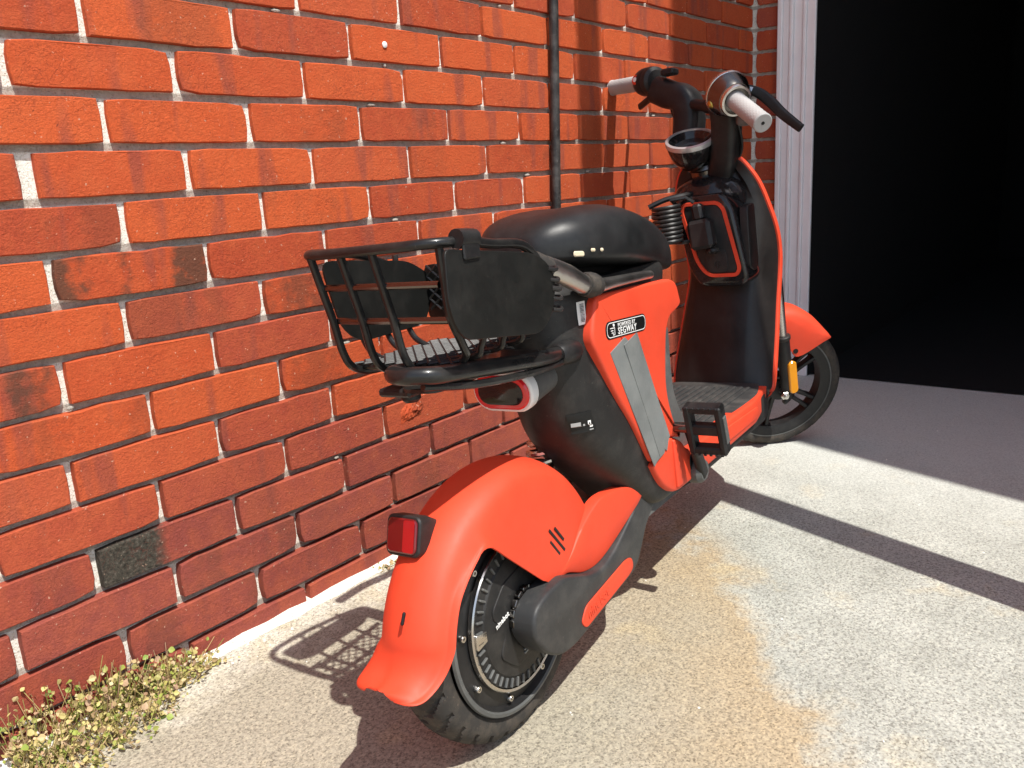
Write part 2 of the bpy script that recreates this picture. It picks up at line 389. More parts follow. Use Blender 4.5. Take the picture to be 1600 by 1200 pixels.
def text(name, s, size, origin, xdir, ydir, mat, parent, ext=.0004, align='LEFT', bold=0.0, space=1.0):
    cu = bpy.data.curves.new(name, 'FONT'); cu.body = s; cu.size = size; cu.extrude = ext; cu.align_x = align
    cu.offset = bold; cu.space_character = space; cu.resolution_u = 3
    tmp = bpy.data.objects.new('tmp', cu); sc.collection.objects.link(tmp)
    bpy.context.view_layer.update()
    me = bpy.data.meshes.new_from_object(tmp.evaluated_get(bpy.context.evaluated_depsgraph_get()))
    bpy.data.objects.remove(tmp); bpy.data.curves.remove(cu)
    X = Vector(xdir).normalized(); Y = Vector(ydir); Y = (Y - X * X.dot(Y)).normalized(); Z = X.cross(Y); o = Vector(origin)
    for v in me.vertices: v.co = o + X * v.co.x + Y * v.co.y + Z * v.co.z
    me.materials.clear(); me.materials.append(mat); me.name = name
    return link(name, me, parent)
def tag(o, label=None, cat=None, group=None, kind=None):
    if label: o['label'] = label
    if cat: o['category'] = cat
    if group: o['group'] = group
    if kind: o['kind'] = kind
    return o
def empty(name, mat=None):
    o = bpy.data.objects.new(name, None); sc.collection.objects.link(o); o.empty_display_size = .1
    if mat: o.matrix_world = mat
    return o

# ================================================================== SETTING
gv = []; gf = []
NX = 60
for i in range(2): pass
S = 60.0
ground = mk('ground', [(-S, -S, 0), (S, -S, 0), (S, .3, 0), (-S, .3, 0)], [(0, 1, 2, 3)], M_conc, smooth=False)
tag(ground, kind='structure')

# ---- brick wall: measured joints, king-size bricks 254 x 75 mm pitch
PB, HB, Z0 = .254, .075184, 1.05716
OFF = [.0022, .0018, 0, .0071, .0115, -.0163, .0012, -.0007, -.0142, -.009, -.0022, -.0047, .0233]
XC = 2.545
wall = empty('brick_wall'); tag(wall, 'weathered orange-red brick wall with pale mortar joints behind the moped', 'wall')
def brick_mesh(name, L, H, D, seed, nx=7, nz=3, rough=.0012):
    rnd = random.Random(seed); v = []; f = []
    def edge(u, wv):    # outline points around the face
        return u * L / 2, wv * H / 2
    per = [(-1 + 2 * i / nx, -1) for i in range(nx)] + [(1, -1 + 2 * i / nz) for i in range(nz)] + [(1 - 2 * i / nx, 1) for i in range(nx)] + [(-1, 1 - 2 * i / nz) for i in range(nz)]
    n = len(per); outer = []; inner = []
    for u, wv in per:
        x, z = edge(u, wv)
        corner = abs(u) > .99 and abs(wv) > .99
        k = rnd.choice([.001, .0014, .0016, .0022, .0040]) if corner else 0
        outer.append((x - math.copysign(k, u) + rnd.uniform(-rough, rough) * .8, z - math.copysign(k, wv) + rnd.uniform(-rough, rough)))
    bk = [(x, D, z) for x, z in outer]; mid = [(x, .0014 + rnd.uniform(0, .0010), z) for x, z in outer]
    fr = []
    for (x, z), (u, wv) in zip(outer, per):
        ins = rnd.uniform(.0008, .0022)
        fr.append((x - (math.copysign(ins, u) if abs(u) > .99 else 0), rnd.uniform(-.0006, .0006), z - (math.copysign(ins, wv) if abs(wv) > .99 else 0)))
    v = bk + mid + fr
    for i in range(n):
        j = (i + 1) % n
        f += [(i, j, n + j, n + i), (n + i, n + j, 2 * n + j, 2 * n + i)]
    f.append(tuple(2 * n + i for i in range(n)))
    me = bpy.data.meshes.new(name); me.from_pydata(v, [], f); me.validate()
    for p in me.polygons: p.use_smooth = True
    me.set_sharp_from_angle(angle=R(18)); me.materials.append(M_brick)
    return me
BL, BH = PB - .0110, HB - .0108
full = [brick_mesh('brick', BL + random.uniform(-.003, .002), BH + random.uniform(-.002, .0015), .095, 100 + i, rough=random.choice([.0005, .0007, .0009, .0014])) for i in range(16)]
cache = {}
def place_brick(x0, x1, zc, i, soot=0.0, dull=0.0, rz=0.0, at=None):
    L = x1 - x0
    if abs(L - BL) < .004: me = random.choice(full)
    else:
        key = round(L, 3)
        if key not in cache: cache[key] = brick_mesh('brick', L, BH, .095, 700 + len(cache))
        me = cache[key]
    o = bpy.data.objects.new('brick', me); sc.collection.objects.link(o); o.parent = wall
    if at is None: o.location = ((x0 + x1) / 2, random.uniform(-.0016, .0016), zc + random.uniform(-.001, .001))
    else: o.location = at
    o.rotation_euler = (random.uniform(-.006, .006), random.uniform(-.004, .004), rz + random.uniform(-.006, .006))
    o['tone'] = soot; o['dull'] = dull
    return o
SOOT = {(11, 1): 1.0, (5, 1): .8, (6, 2): .5, (7, 0): .7, (5, 0): .5, (13, 1): .25, (2, 2): .2, (8, 2): .3}
nb = 0
for i in range(-4, 15):
    zc = Z0 - i * HB
    off = OFF[i - 1] if 1 <= i <= 13 else random.uniform(-.008, .008)
    par = 0.0 if i % 2 else .5
    dull = max(0.0, min(1.0, (i - 8.3) / 3.2))
    for k in range(-3, 12):
        a = (k + par) * PB + off; b = a + PB
        if b < -.46 or a > XC - .012: continue
        a += .00575; b = min(b - .00575, XC - .006)
        if b - a < .02: continue
        if i == 3 and k == 0: a += .012
        kk = k + 1
        dd = max(0, min(1, dull + random.uniform(-.22, .22))) if i > 7 else random.choice([0, 0, 0, 0, .10, .4 if i >= 5 else .15])
        place_brick(a, b, zc, i, SOOT.get((i, kk), random.choice([0, 0, 0, 0, 0, .12, .25])), dd); nb += 1
# the return beside the door, one brick end wide
for i in range(-4, 15):
    zc = Z0 - i * HB; wq = .080
    place_brick(0, wq, zc, i, random.choice([0, 0, .3]), random.uniform(.2, .8), rz=R(-90), at=(XC + random.uniform(-.001, .001), -.010 - wq / 2, zc)); nb += 1
# bricks outside the picture, joined
acc = Acc()
def add_mesh(me, mtx):
    acc.add(([tuple(mtx @ v.co) for v in me.vertices], [tuple(p.vertices) for p in me.polygons]))
for i in range(-34, 15):
    zc = Z0 - i * HB; par = 0.0 if i % 2 else .5
    for k in range(-26, 12):
        a = (k + par) * PB; b = a + PB
        inside = i >= -4 and b >= -.46
        if inside or a > XC - .012 or (i < -30 and k < -20): continue
        b = min(b - .00575, XC - .006); a += .00575
        if b - a < .03: continue
        if abs(b - a - BL) < .002: add_mesh(full[(i * 7 + k) % 16], Matrix.Translation(((a + b) / 2, 0, zc)))
for i in range(-34, -4):
    zc = Z0 - i * HB
    key = [k for k in cache if abs(k - .08) < .001]
    if key: add_mesh(cache[key[0]], Matrix.Translation((XC, -.05, zc)) @ Matrix.Rotation(R(-90), 4, 'Z'))
ob = acc.mk('brick', M_brick, wall, 50); tag(ob, kind='stuff'); ob['tone'] = 0.1; ob['dull'] = .2
# mortar: recessed behind the faces, deeper towards the ground
ma = Acc(); rows = [(-.01, .0165), (.25, .0160), (.5, .0130), (.75, .0105), (3.75, .0100)]
v = []; f = []
for z, d in rows: v += [(-6.8, d, z), (XC + .1, d, z)]
for i in range(len(rows) - 1): f.append((2 * i, 2 * i + 1, 2 * i + 3, 2 * i + 2))
v += [(-6.8, .12, -.01), (XC + .1, .12, -.01), (-6.8, .12, 3.75), (XC + .1, .12, 3.75)]; k = 2 * len(rows)
f += [(k + 1, k, k + 2, k + 3), (k - 2, k - 1, k + 3, k + 2)]
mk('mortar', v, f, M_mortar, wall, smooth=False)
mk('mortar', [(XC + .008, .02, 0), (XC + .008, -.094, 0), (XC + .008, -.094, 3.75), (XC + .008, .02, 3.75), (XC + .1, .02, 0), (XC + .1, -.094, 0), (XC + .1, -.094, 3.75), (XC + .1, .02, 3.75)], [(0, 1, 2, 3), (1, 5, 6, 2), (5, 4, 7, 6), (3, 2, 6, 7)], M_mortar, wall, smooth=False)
# mortar squeezed out here and there on top of bricks
for i in range(26):
    ci = random.randint(-2, 13); x = random.uniform(-.2, 1.9); z = Z0 - ci * HB - HB / 2 + random.uniform(-.003, .001)
    c = V(x, .002, z); L = random.uniform(.006, .022); rings = []
    for j in range(7):
        t = j / 6; r = (.0035 + .002 * random.random()) * math.sin(math.pi * (.08 + .84 * t)) ** .6
        rings.append([c + V((t - .5) * L, r * .8 * math.cos(a) + .003, r * math.sin(a) * .8) for a in [2 * math.pi * q / 8 for q in range(8)]])
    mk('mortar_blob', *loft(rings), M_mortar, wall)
mk('mortar_blob', *lathe((.716, -.001, 1.0575), (0, -1, 0), [(.0062, 0), (.006, .002), (.003, .0035), (0, .0038)], 14), M_wpaint, wall)
# a spalled patch on one face
rnd_ = random.Random(3); sv = []; sf_ = []
for j in range(9):
    for i in range(17):
        u, q = i / 16 * 2 - 1, j / 8 * 2 - 1; e = max(0, 1 - (u * u + q * q) ** 1.2)
        sv.append((.705 + u * .036 + rnd_.uniform(-.001, .001), .0012 - e * rnd_.uniform(.0, .0065) - .0014 * (e > 0), .3110 + q * .019 + u * .003 + rnd_.uniform(-.001, .001)))
for j in range(8):
    for i in range(16): a = j * 17 + i; sf_.append((a, a + 1, a + 18, a + 17))
so = mk('spalled_patch', sv, sf_, M_brick, wall, smooth=False); so['tone'] = .3; so['dull'] = 0.0
# mortar fillet along the foot of the wall
rg = []
for i in range(60):
    x = -.6 + i * (XC + .5) / 59; wd = .018 + .010 * random.random(); ht = .007 + .006 * random.random()
    rg.append([V(x, .02, 0), V(x, .02, ht), V(x, -.004, ht * .8), V(x, -wd * .6, ht * .35), V(x, -wd, 0.0005), V(x, -wd, -.01), V(x, .02, -.01)])
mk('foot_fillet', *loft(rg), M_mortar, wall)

# ---- white door frame, stepped mouldings, and the dark doorway behind it
fr = empty('door_frame', Matrix.Translation((XC, -.15, 0))); tag(fr, 'white painted moulded door frame beside the end of the brick wall', 'door frame')
def strip(ya, yb, xa, xb, h=2.35, z=.0, mat=None, bev=.003):
    v, f = box((((xa + xb) / 2), ((ya + yb) / 2 + .15), (z + h) / 2), (abs(xb - xa), abs(yb - ya), h - z), bev)
    return mk('moulding', v, f, mat or M_wpaint, fr)
for ya, yb, px in [(-.0945, -.112, .026), (-.1122, -.136, .019), (-.1362, -.148, .024), (-.1482, -.180, .010), (-.1802, -.192, .017), (-.1922, -.222, .009)]:
    strip(ya, yb, -px, .03)
room = empty('doorway_room', Matrix.Translation((XC, -1.4, 0))); tag(room, 'doorway opening painted black for its darkness beside the white frame', 'doorway')
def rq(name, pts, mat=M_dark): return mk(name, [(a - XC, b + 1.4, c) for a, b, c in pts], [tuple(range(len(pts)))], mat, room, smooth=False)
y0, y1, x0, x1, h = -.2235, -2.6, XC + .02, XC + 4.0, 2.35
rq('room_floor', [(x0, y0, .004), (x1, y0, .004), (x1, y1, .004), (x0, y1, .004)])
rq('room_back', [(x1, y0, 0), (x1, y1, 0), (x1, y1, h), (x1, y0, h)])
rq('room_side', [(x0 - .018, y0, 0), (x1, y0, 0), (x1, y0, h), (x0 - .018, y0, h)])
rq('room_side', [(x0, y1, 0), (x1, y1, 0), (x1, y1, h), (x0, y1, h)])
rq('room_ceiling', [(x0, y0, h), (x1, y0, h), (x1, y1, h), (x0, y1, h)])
lin = mk('lintel_wall', *box((XC + .06, -1.4, 3.06), (.14, 2.62, 1.40), .005), M_wpaint); tag(lin, 'pale lintel panel above the doorway', 'wall')
rw = mk('pier_wall', *box((XC + .06, -3.66, 1.88), (.14, 1.89, 3.75), .005), M_wpaint); tag(rw, 'pale wall beyond the doorway', 'wall')

# ---- thin black pole standing against the wall
pole = empty('conduit_pole', Matrix.Translation((1.222, -.0150, 0))); tag(pole, 'thin scuffed black metal pole standing upright against the brick wall', 'pole')
mk('pole_tube', *cyl((0, 0, 0), (.135, 0, 2.6), .0118, 20, .002), M_conduit, pole)
for z in (.25, 2.2):
    mk('pipe_clip', *box((.052 * z, .005, z), (.060, .014, .022), .003), M_conduit, pole)

# ---- what throws the shade: a round canopy post and an added shade block, out of the picture
dx, dy = math.cos(R(AZ)), math.sin(R(AZ))
t_ = 1.48; px_, py_ = 1.458 - dx * t_, -dy * t_
post = empty('canopy_post', Matrix.Translation((px_, py_, 0))); tag(post, 'tall round painted steel post standing on the concrete', 'post')
mk('post_shaft', *cyl((0, 0, 0), (0, 0, 4.5), .0535, 28, .004), M_post, post)
mk('base_plate', *box((0, 0, .012), (.17, .17, .016), .003), M_post, post)
t2 = 2.75; bx, by = 1.915 - dx * t2, -dy * t2
shade_blk = mk('shade_block', *box((bx + .70, by - .4, 3.3), (1.4, .8, 6.6), .01), M_post); tag(shade_blk, 'plain pale unseen block added to shade the doorway end', 'light blocker')  # unseen block added to cast shade, kept narrow for sky, pale for bounce

# ---- dry creeper at the foot of the wall
def weeds():
    rnd = random.Random(5); v = []; f = []
    def leaf(c, d, s, up):
        d = d.normalized(); sd_ = d.cross(up)
        if sd_.length < 1e-4: return
        sd_.normalize(); nn = sd_.cross(d); k = len(v); bend = rnd.uniform(-.35, .35) * s; fold = rnd.uniform(.1, .4) * s
        for t, wd in ((0, .08), (.3, .46), (.65, .42), (1, .03)):
            base = c + d * (t * s) + nn * (bend * t * t)
            for q in (-1, 0, 1): v.append(tuple(base + sd_ * (q * wd * s) + nn * (fold * abs(q) * wd)))
        for a in range(3):
            for b in range(2): f.append((k + a * 3 + b, k + a * 3 + b + 1, k + a * 3 + b + 4, k + a * 3 + b + 3))
    for i in range(400):
        t = rnd.random() ** .85; x = .135 - t * .315
        dep = .018 + .145 * min(1, .12 + t * 1.15) * rnd.random() + .006
        y = -dep * (.35 + .75 * rnd.random()); h = (.012 + .055 * (1 - abs(y) / .17)) * (.25 + 1.2 * rnd.random() ** 1.5) * (.55 + .6 * min(1, t * 2))
        if rnd.random() < .16: y = -.01; h = rnd.uniform(.05, .105) * min(1, .25 + t)
        if i >= 391: x = .573 + rnd.gauss(0, .010); y = -.014; h = rnd.uniform(.004, .010)
        c0 = V(x, y, 0); tip = c0 + V(rnd.gauss(0, .018), rnd.gauss(-.004, .014), h); tip.y = min(tip.y, -.004)
        k = len(v); r = .0007
        for p in (c0, (c0 + tip) / 2 + V(rnd.gauss(0, .005), 0, 0), tip):
            v.extend([tuple(p + V(r, 0, 0)), tuple(p + V(-r * .5, r, 0)), tuple(p + V(-r * .5, -r, 0))])
        for a in range(2):
            for b in range(3): f.append((k + a * 3 + b, k + a * 3 + (b + 1) % 3, k + a * 3 + 3 + (b + 1) % 3, k + a * 3 + 3 + b))
        for j in range(rnd.randint(4, 11)):
            q = rnd.random(); c = c0.lerp(tip, q) + V(rnd.gauss(0, .007), rnd.gauss(0, .006), rnd.gauss(0, .003)); c.y = min(c.y, -.003); c.z = max(c.z, .002)
            leaf(c, V(rnd.gauss(0, 1), rnd.gauss(-.3, .9), rnd.gauss(.1, .9)), rnd.choice([rnd.uniform(.003, .007), rnd.uniform(.005, .0115)]), V(rnd.gauss(0, 1), rnd.gauss(-.3, 1), rnd.gauss(.5, .8)))
    return v, f
def grit():
    rnd = random.Random(9); v = []; f = []
    for i in range(420):
        x = rnd.uniform(-.3, 2.4); y = -.012 - abs(rnd.gauss(0, .035)); s = rnd.choice([.0008, .0012, .0018, .0028]) * rnd.uniform(.7, 1.3)
        if rnd.random() < .25: x = rnd.uniform(.2, 2.2); y = -rnd.uniform(.03, 1.1); s *= .7
        k = len(v); a0 = rnd.uniform(0, 6.28)
        for j in range(5):
            a = a0 + j * 1.257; r = s * rnd.uniform(.7, 1.3); v.append((x + r * math.cos(a), y + r * math.sin(a), .0002))
        for j in range(5):
            a = a0 + j * 1.257; r = s * rnd.uniform(.4, .9); v.append((x + r * math.cos(a), y + r * math.sin(a), s * rnd.uniform(.7, 1.1)))
        f += [(k + j, k + (j + 1) % 5, k + 5 + (j + 1) % 5, k + 5 + j) for j in range(5)] + [tuple(k + 5 + j for j in range(5))]
    return v, f
gr_ = mk('loose_grit', *grit(), M_mortar, smooth=False); tag(gr_, 'loose crumbs of mortar and grit scattered along the wall foot', 'grit', kind='stuff')
wd_ = mk('creeping_weeds', *weeds(), M_leaf, smooth=False)
tag(wd_, 'patch of half dry creeping weed with tan and green leaves at the wall foot', 'weeds', kind='stuff')

# ================================================================== THE MOPED (local: x forward, y left, z up; origin at rear tyre contact)
ML = Matrix(((.996917, -.078268, -.005473, .306), (.078459, .994489, .069541, -.558), (0, -.069756, .997564, 0), (0, 0, 0, 1)))
moped = empty('electric_moped', ML)
tag(moped, 'orange and black electric pedal moped with rear wire basket parked by the brick wall', 'moped')
def P(name, vf, mat, parent=None, ang=35): return mk(name, vf[0], vf[1], mat, parent or moped, ang)
def sub(o): return o

# ---- rear wheel -------------------------------------------------------------
RW = V(0, 0, .19); RR = .19
rwheel = empty('rear_wheel'); rwheel.parent = moped
def tyre(c, ax, R0, halfw, rim, treadN, n=540, depth=.0035):
    ax, s, u = frame_of(ax); c = Vector(c); m = 34; rings = []
    for i in range(n):
        th = 2 * math.pi * i / n; rad = s * math.cos(th) + u * math.sin(th); ring = []
        for j in range(m):
            a = 2 * math.pi * j / m
            hh = (R0 - rim) / 2; rc = rim + hh
            ca, sa = math.cos(a), math.sin(a)
            rr = rc + hh * math.copysign(abs(ca) ** .85, ca); yy = halfw * math.copysign(abs(sa) ** .8, sa)
            t = abs(yy) / halfw
            if ca > .05 and t > .14 and t < .93:
                ph = (th * treadN / (2 * math.pi) + t * 1.1 + (.5 if yy > 0 else 0)) % 1.0
                if ph < .19: rr -= depth
            ring.append(c + rad * rr + ax * yy)
        rings.append(ring)
    return loft(rings, False, True)
P('tyre', tyre(RW, (0, 1, 0), RR, .037, .138, 30, 540, .0055), M_rub, rwheel, 30)
rim = P('rim', lathe(RW, (0, -1, 0), [(.110, -.03), (.139, -.034), (.144, -.036), (.144, -.030), (.136, -.02), (.136, .02), (.144, .030), (.1475, .036), (.146, .041), (.140, .041), (.134, .034), (.122, .037), (.110, .037)], 72, True), M_satin, rwheel)
hub = P('hub_cover', lathe(RW, (0, -1, 0), [(0, -.045), (.07, -.045), (.110, -.036), (.110, .040), (.107, .046), (.093, .0475), (.090, .0500), (.060, .0535), (.03, .056), (0, .056)], 96), M_grey, rwheel, 25)
P('rim_lip', lathe(RW, (0, -1, 0), [(.1395, .040), (.1440, .0395), (.1480, .0370), (.1490, .0385), (.1475, .0425), (.1430, .0435)], 72, True), M_mid, rwheel)
P('chrome_ring', lathe(RW, (0, -1, 0), [(.1085, .040), (.1135, .040), (.1135, .0465), (.1120, .0485), (.1085, .0475)], 96, True), M_steel, hub)
for i in range(44):
    a = 2 * math.pi * i / 44; d = V(math.cos(a), 0, math.sin(a)); t = V(-math.sin(a), 0, math.cos(a))
    c = RW + d * .0995 + V(0, -.0485, 0)
    rot = Matrix((d, V(0, 1, 0), d.cross(V(0, 1, 0)))).transposed()
    P('fin', box(c, (.0135, .004, .0032), .0008, rot), M_mid, hub)
for i in range(9):
    a = R(12 + 40 * i); d = V(math.cos(a), 0, math.sin(a)); c = RW + d * .1245 + V(0, -.036, 0)
    P('bolt', lathe(c, (0, -1, 0), [(.0052, 0), (.0052, .005), (.0042, .0065), (.0022, .0065), (.0022, .003), (0, .003)], 12), M_steel, rwheel)
# raised field and silver tab with maker's mark
P('hub_rib', plate([V(*p) for p in rpoly([(-.072, .222), (-.040, .250), (.02, .262), (.02, .125), (-.03, .118), (-.066, .150), (-.040, .196), (-.070, .205)], .012)], -.0545, -.050, .0015), M_grey, hub)
P('hub_tab', plate([V(*p) for p in rpoly([(-.108, .206), (-.074, .200), (-.074, .188), (-.108, .182)], .004)], -.0505, -.044, .001), M_steel, hub)
text('hub_mark', 'ninebot', .0105, (-.070, -.0562, .1965), (1, 0, .22), (0, 0, 1), M_wpr, hub, bold=.0002)
for k, w_ in enumerate((.016, .013, .016, .009)):   # fine print too small to read: plain grey lines
    P('hub_print', box((-.012 + w_ / 2, -.0545, .150 - k * .006), (w_, .004, .0022), .0004, Matrix.Rotation(R(-12), 3, 'Y')), M_gpr, hub)
sp = P('sprocket', lathe(RW, (0, -1, 0), [(.018, .056), (.033, .057), (.034, .060), (.033, .063), (.018, .064)], 30, True), M_dkst, rwheel)
for i in range(15):
    a = 2 * math.pi * i / 15; d = V(math.cos(a), 0, math.sin(a))
    P('tooth', box(RW + d * .0365 + V(0, -.060, 0), (.006, .003, .006), .001, Matrix.Rotation(-a, 3, 'Y')), M_dkst, sp)
for i in range(9):
    a = R(95 + i * 21); d = V(math.cos(a), 0, math.sin(a)); c = RW + d * .0385 + V(0, -.0605, 0)
    P('chain_link', lens_ring(c, (0, -1, 0), V(-math.sin(a), 0, math.cos(a)), .0125, .0062, [(-.001, -.004), (0, -.003), (0, .003), (-.001, .004)]), M_dkst, rwheel)

# ---- rear mudguard ----------------------------------------------------------
def fender_sections():
    C0 = V(0, .19); st = []
    A = V(-.094, .141); B = V(.046, .018); AB = B - A
    for i in range(34):
        th = R(24 + (166 - 24) * i / 33); d = V(math.cos(th), math.sin(th)); deg = math.degrees(th)
        Rc = .2155 if deg < 120 else .2155 + .006 * (deg - 120) / 46
        if deg <= 124:
            cr = d.x * AB.y - d.y * AB.x; rin = (A.x * AB.y - A.y * AB.x) / cr if abs(cr) > 1e-6 else .05
            rin = max(.046, min(.172, rin))
        else: rin = .172 + .016 * min(1, (deg - 124) / 26)
        st.append((C0 + d * Rc, -d, 1.0, Rc - rin, .045))
    tail = [((-.2160, .2330), (.93, -.36), .97, .030, .022, 1.12), ((-.2205, .2205), (.84, -.54), .92, .026, .014, 1.24), ((-.2275, .2100), (.68, -.73), .87, .021, .008, 1.36), ((-.2365, .2030), (.45, -.89), .82, .017, .005, 1.40), ((-.2430, .2000), (.30, -.95), .78, .014, .004, 1.34), ((-.2475, .1985), (.22, -.97), .70, .012, .004, 1.18), ((-.2500, .1982), (.2, -.98), .58, .010, .004, .92), ((-.2512, .1982), (.2, -.98), .40, .008, .004, .6)]
    for c, n_, ws, a, b, wl in tail: st.append((V(*c), V(*n_).normalized(), (ws, wl), a, b))
    rings = []
    for c, n_, ws, dr, dl in st:
        sec = [(.026, dl), (.0255, dl * .72), (.0235, dl * .45), (.019, min(.012, dl * .25)), (.010, min(.0050, dl * .14)), (-.002, .0010), (-.014, 0), (-.030, .0010), (-.046, min(.0055, dr * .2)), (-.059, min(.013, dr * .45)), (-.068, min(.027, dr * .8)), (-.0735, dr * .35 + .018 if dr > .05 else dr * .9), (-.0765, dr * .65 + .010 if dr > .05 else dr * .95), (-.078, dr)]
        wr_, wl_ = ws if isinstance(ws, tuple) else (ws, ws)
        rings.append([V(c.x + n_.x * b, a * (wl_ if a > 0 else wr_) , c.y + n_.y * b) for a, b in sec])
    return rings
fs = fender_sections(); n = len(fs[0])
def shell(rings, th):
    """open sheet given thickness towards its inside"""
    m = len(rings); n = len(rings[0]); v = [p for r in rings for p in r]; f = []
    nor = []
    for i in range(m):
        for j in range(n):
            du = rings[min(i + 1, m - 1)][j] - rings[max(i - 1, 0)][j]; dv = rings[i][min(j + 1, n - 1)] - rings[i][max(j - 1, 0)]
            q = du.cross(dv); nor.append(q.normalized() if q.length > 1e-9 else V(0, 0, 1))
    v2 = [p + q * th for p, q in zip(v, nor)]; K = len(v)
    for i in range(m - 1):
        for j in range(n - 1):
            a, b, c, d = i * n + j, i * n + j + 1, (i + 1) * n + j + 1, (i + 1) * n + j
            f.append((a, b, c, d)); f.append((K + d, K + c, K + b, K + a))
    for i in range(m - 1):
        for j in (0, n - 1):
            a, d = i * n + j, (i + 1) * n + j; f.append((a, d, K + d, K + a))
    for j in range(n - 1):
        for i in (0, m - 1):
            a, b = i * n + j, i * n + j + 1; f.append((a, b, K + b, K + a))
    return v + v2, f
def fine(rings, ki=2, kj=3):
    out = [spline(r, kj) for r in rings]
    cols = [spline([r[j] for r in out], ki) for j in range(len(out[0]))]
    return [[cols[j][i] for j in range(len(cols))] for i in range(len(cols[0]))]
def solid(vf):   # make the normals face outwards
    import bmesh
    bm = bmesh.new(); vs = [bm.verts.new(p) for p in vf[0]]
    for f in vf[1]:
        try: bm.faces.new([vs[i] for i in f])
        except ValueError: pass
    bmesh.ops.recalc_face_normals(bm, faces=bm.faces); bm.verts.index_update()
    r = ([tuple(v.co) for v in bm.verts], [tuple(v.index for v in f.verts) for f in bm.faces]); bm.free(); return r
fender = P('rear_fender', solid(shell(fine(fs), .0028)), M_or, None, 50)
# orange cover that runs on over the swing arm
def ribbon(top, bot, y0, y1, b, fn=None, k=6, lean=0.0):
    T = spline([V(*p) for p in top], k); B_ = spline([V(*p) for p in bot], k); rings = []
    for t, q in zip(T, B_):
        h_ = max((t - q).length, 1e-4); d = (t - q) / h_; bb = min(b, h_ * .3); r = []
        for dist, yy in ((0, y1), (0, y0 + bb), (bb * .3, y0 + bb * .3), (bb, y0), (h_ * .5, y0), (h_ - bb, y0), (h_ - bb * .3, y0 + bb * .3), (h_, y0 + bb), (h_, y1)):
            p = t - d * dist; r.append(V(p.x, yy + (fn(p.x, p.y) if fn else 0), p.y))
        rings.append(r)
    return solid(loft(rings))
cov = 0 and rpoly([(.062, .228), (.048, .2095), (.084, .214), (.140, .192), (.188, .198), (.236, .220), (.274, .240), (.316, .262), (.300, .279), (.236, .293), (.200, .293), (.182, .288), (.14, .270), (.10, .250)], [.002, .003, .01, .03, .03, .02, .02, .008, .012, .03, .03, .006, .03, .03])
P('arm_cover', ribbon([(.060, .2255), (.098, .236), (.140, .266), (.182, .289), (.212, .2935), (.255, .290), (.300, .279), (.318, .267)], [(.050, .2095), (.084, .2135), (.128, .196), (.165, .193), (.200, .203), (.240, .222), (.280, .243), (.317, .262)], -.0800, -.060, .004, lambda x, z: -.020 * max(0, min(1, (x - .12) / .17)) ** 1.3), M_or, fender, 40)
for k, (a, b, c, d) in enumerate([((808, 362), (858, 377), 0, 0)]): pass
for (ax_, az_), (bx_, bz_) in (((.0490, .2785), (.0700, .2510)), ((.0495, .2955), (.0845, .2515)), ((.0640, .2935), (.0845, .2675))):
    P('vent_slot', sweep([(ax_, -.0792, az_), (bx_, -.0792, bz_)], rrect(.0042, .0012, .0005, 2), up=(0, 1, 0)), M_blk, fender)  # solid black bars; the dark inside the slots is their colour
# stepped bracket under the reflector
bump_ = [V(-.2225, .030, .290), V(-.2225, -.020, .290), V(-.2130, -.024, .312), V(-.2130, .032, .312)]
P('reflector_boss', lens_ring((-.128, -.004, .350), (-.93, -.0, .28), (0, 1, 0), .030, .040, [(.016, -.030), (.010, -.014), (.002, .000), (-.002, .004)], .012), M_or, fender)
0 and P('fender_step', box((-.1975, -.014, .2985), (.020, .036, .010), .004, Matrix.Rotation(R(28), 3, 'Y')), M_or, fender)
P('fender_hole', box((-.2145, -.030, .2800), (.005, .004, .016), .0015, Matrix.Rotation(R(28), 3, 'Y')), M_blk, fender)  # black box painted in for the dark of the hole
# reflector
ref = P('reflector_housing', lens_ring((-.152, -.002, .3600), (-.93, 0, .28), (0, 1, 0), .056, .052, [(-.016, -.046), (-.007, -.030), (0, -.006), (0, .012), (-.002, .014)], .010), M_grey)
P('reflector_lens', lens_ring((-.152, -.002, .3600), (-.93, 0, .28), (0, 1, 0), .048, .044, [(0, .010), (0, .0155), (-.002, .017)], .008), M_red, ref)
P('reflector_band', lens_ring(V(-.152, -.014, .3600) + V(-.93, 0, .28) * .0165, (-.93, 0, .28), (0, 1, 0), .018, .040, [(0, 0), (0, .0012)], .003), M_red2, ref)

# ---- swing arm --------------------------------------------------------------
arm = rpoly([(.318, .268), (.372, .250), (.352, .222), (.318, .200), (.292, .165), (.268, .143), (.058, .114), (.016, .119), (-.020, .143), (-.044, .180), (-.036, .212), (-.002, .224), (.050, .226), (.084, .213), (.128, .195), (.165, .192), (.200, .202), (.240, .221), (.280, .242)], [.006, .02, .02, .03, .03, .02, .03, .03, .03, .03, .02, .02, .01, .02, .02, .02, .02, .02, .02])
sw = P('swing_arm', plate(arm, -.098, -.060, .006, 5), M_arm, None, 20)
0 and P('arm_end', lathe((.0, -.052, .180), (0, -1, 0), [(.020, 0), (.036, .010), (.040, .040), (.036, .0475), (.02, .050), (0, .050)], 40), M_grey, sw)
pill = rpoly([(.252, .172), (.255, .153), (.238, .1465), (.090, .1265), (.077, .140), (.094, .160), (.230, .176)], [.010, .008, .008, .008, .012, .010, .010])
pl_ = P('arm_badge', plate(pill, -.1000, -.096, .0012), M_or, sw)
text('arm_mark', 'ninebot', .022, (.098, -.1003, .1385), (.148, 0, .0205), (0, 0, 1), M_or, pl_, .0007, bold=.0006)
arm2 = P('swing_arm', plate(rpoly([(.36, .26), (.36, .21), (-.03, .165), (-.03, .215), (.2, .25)], .02), .062, .085, .008), M_grey)
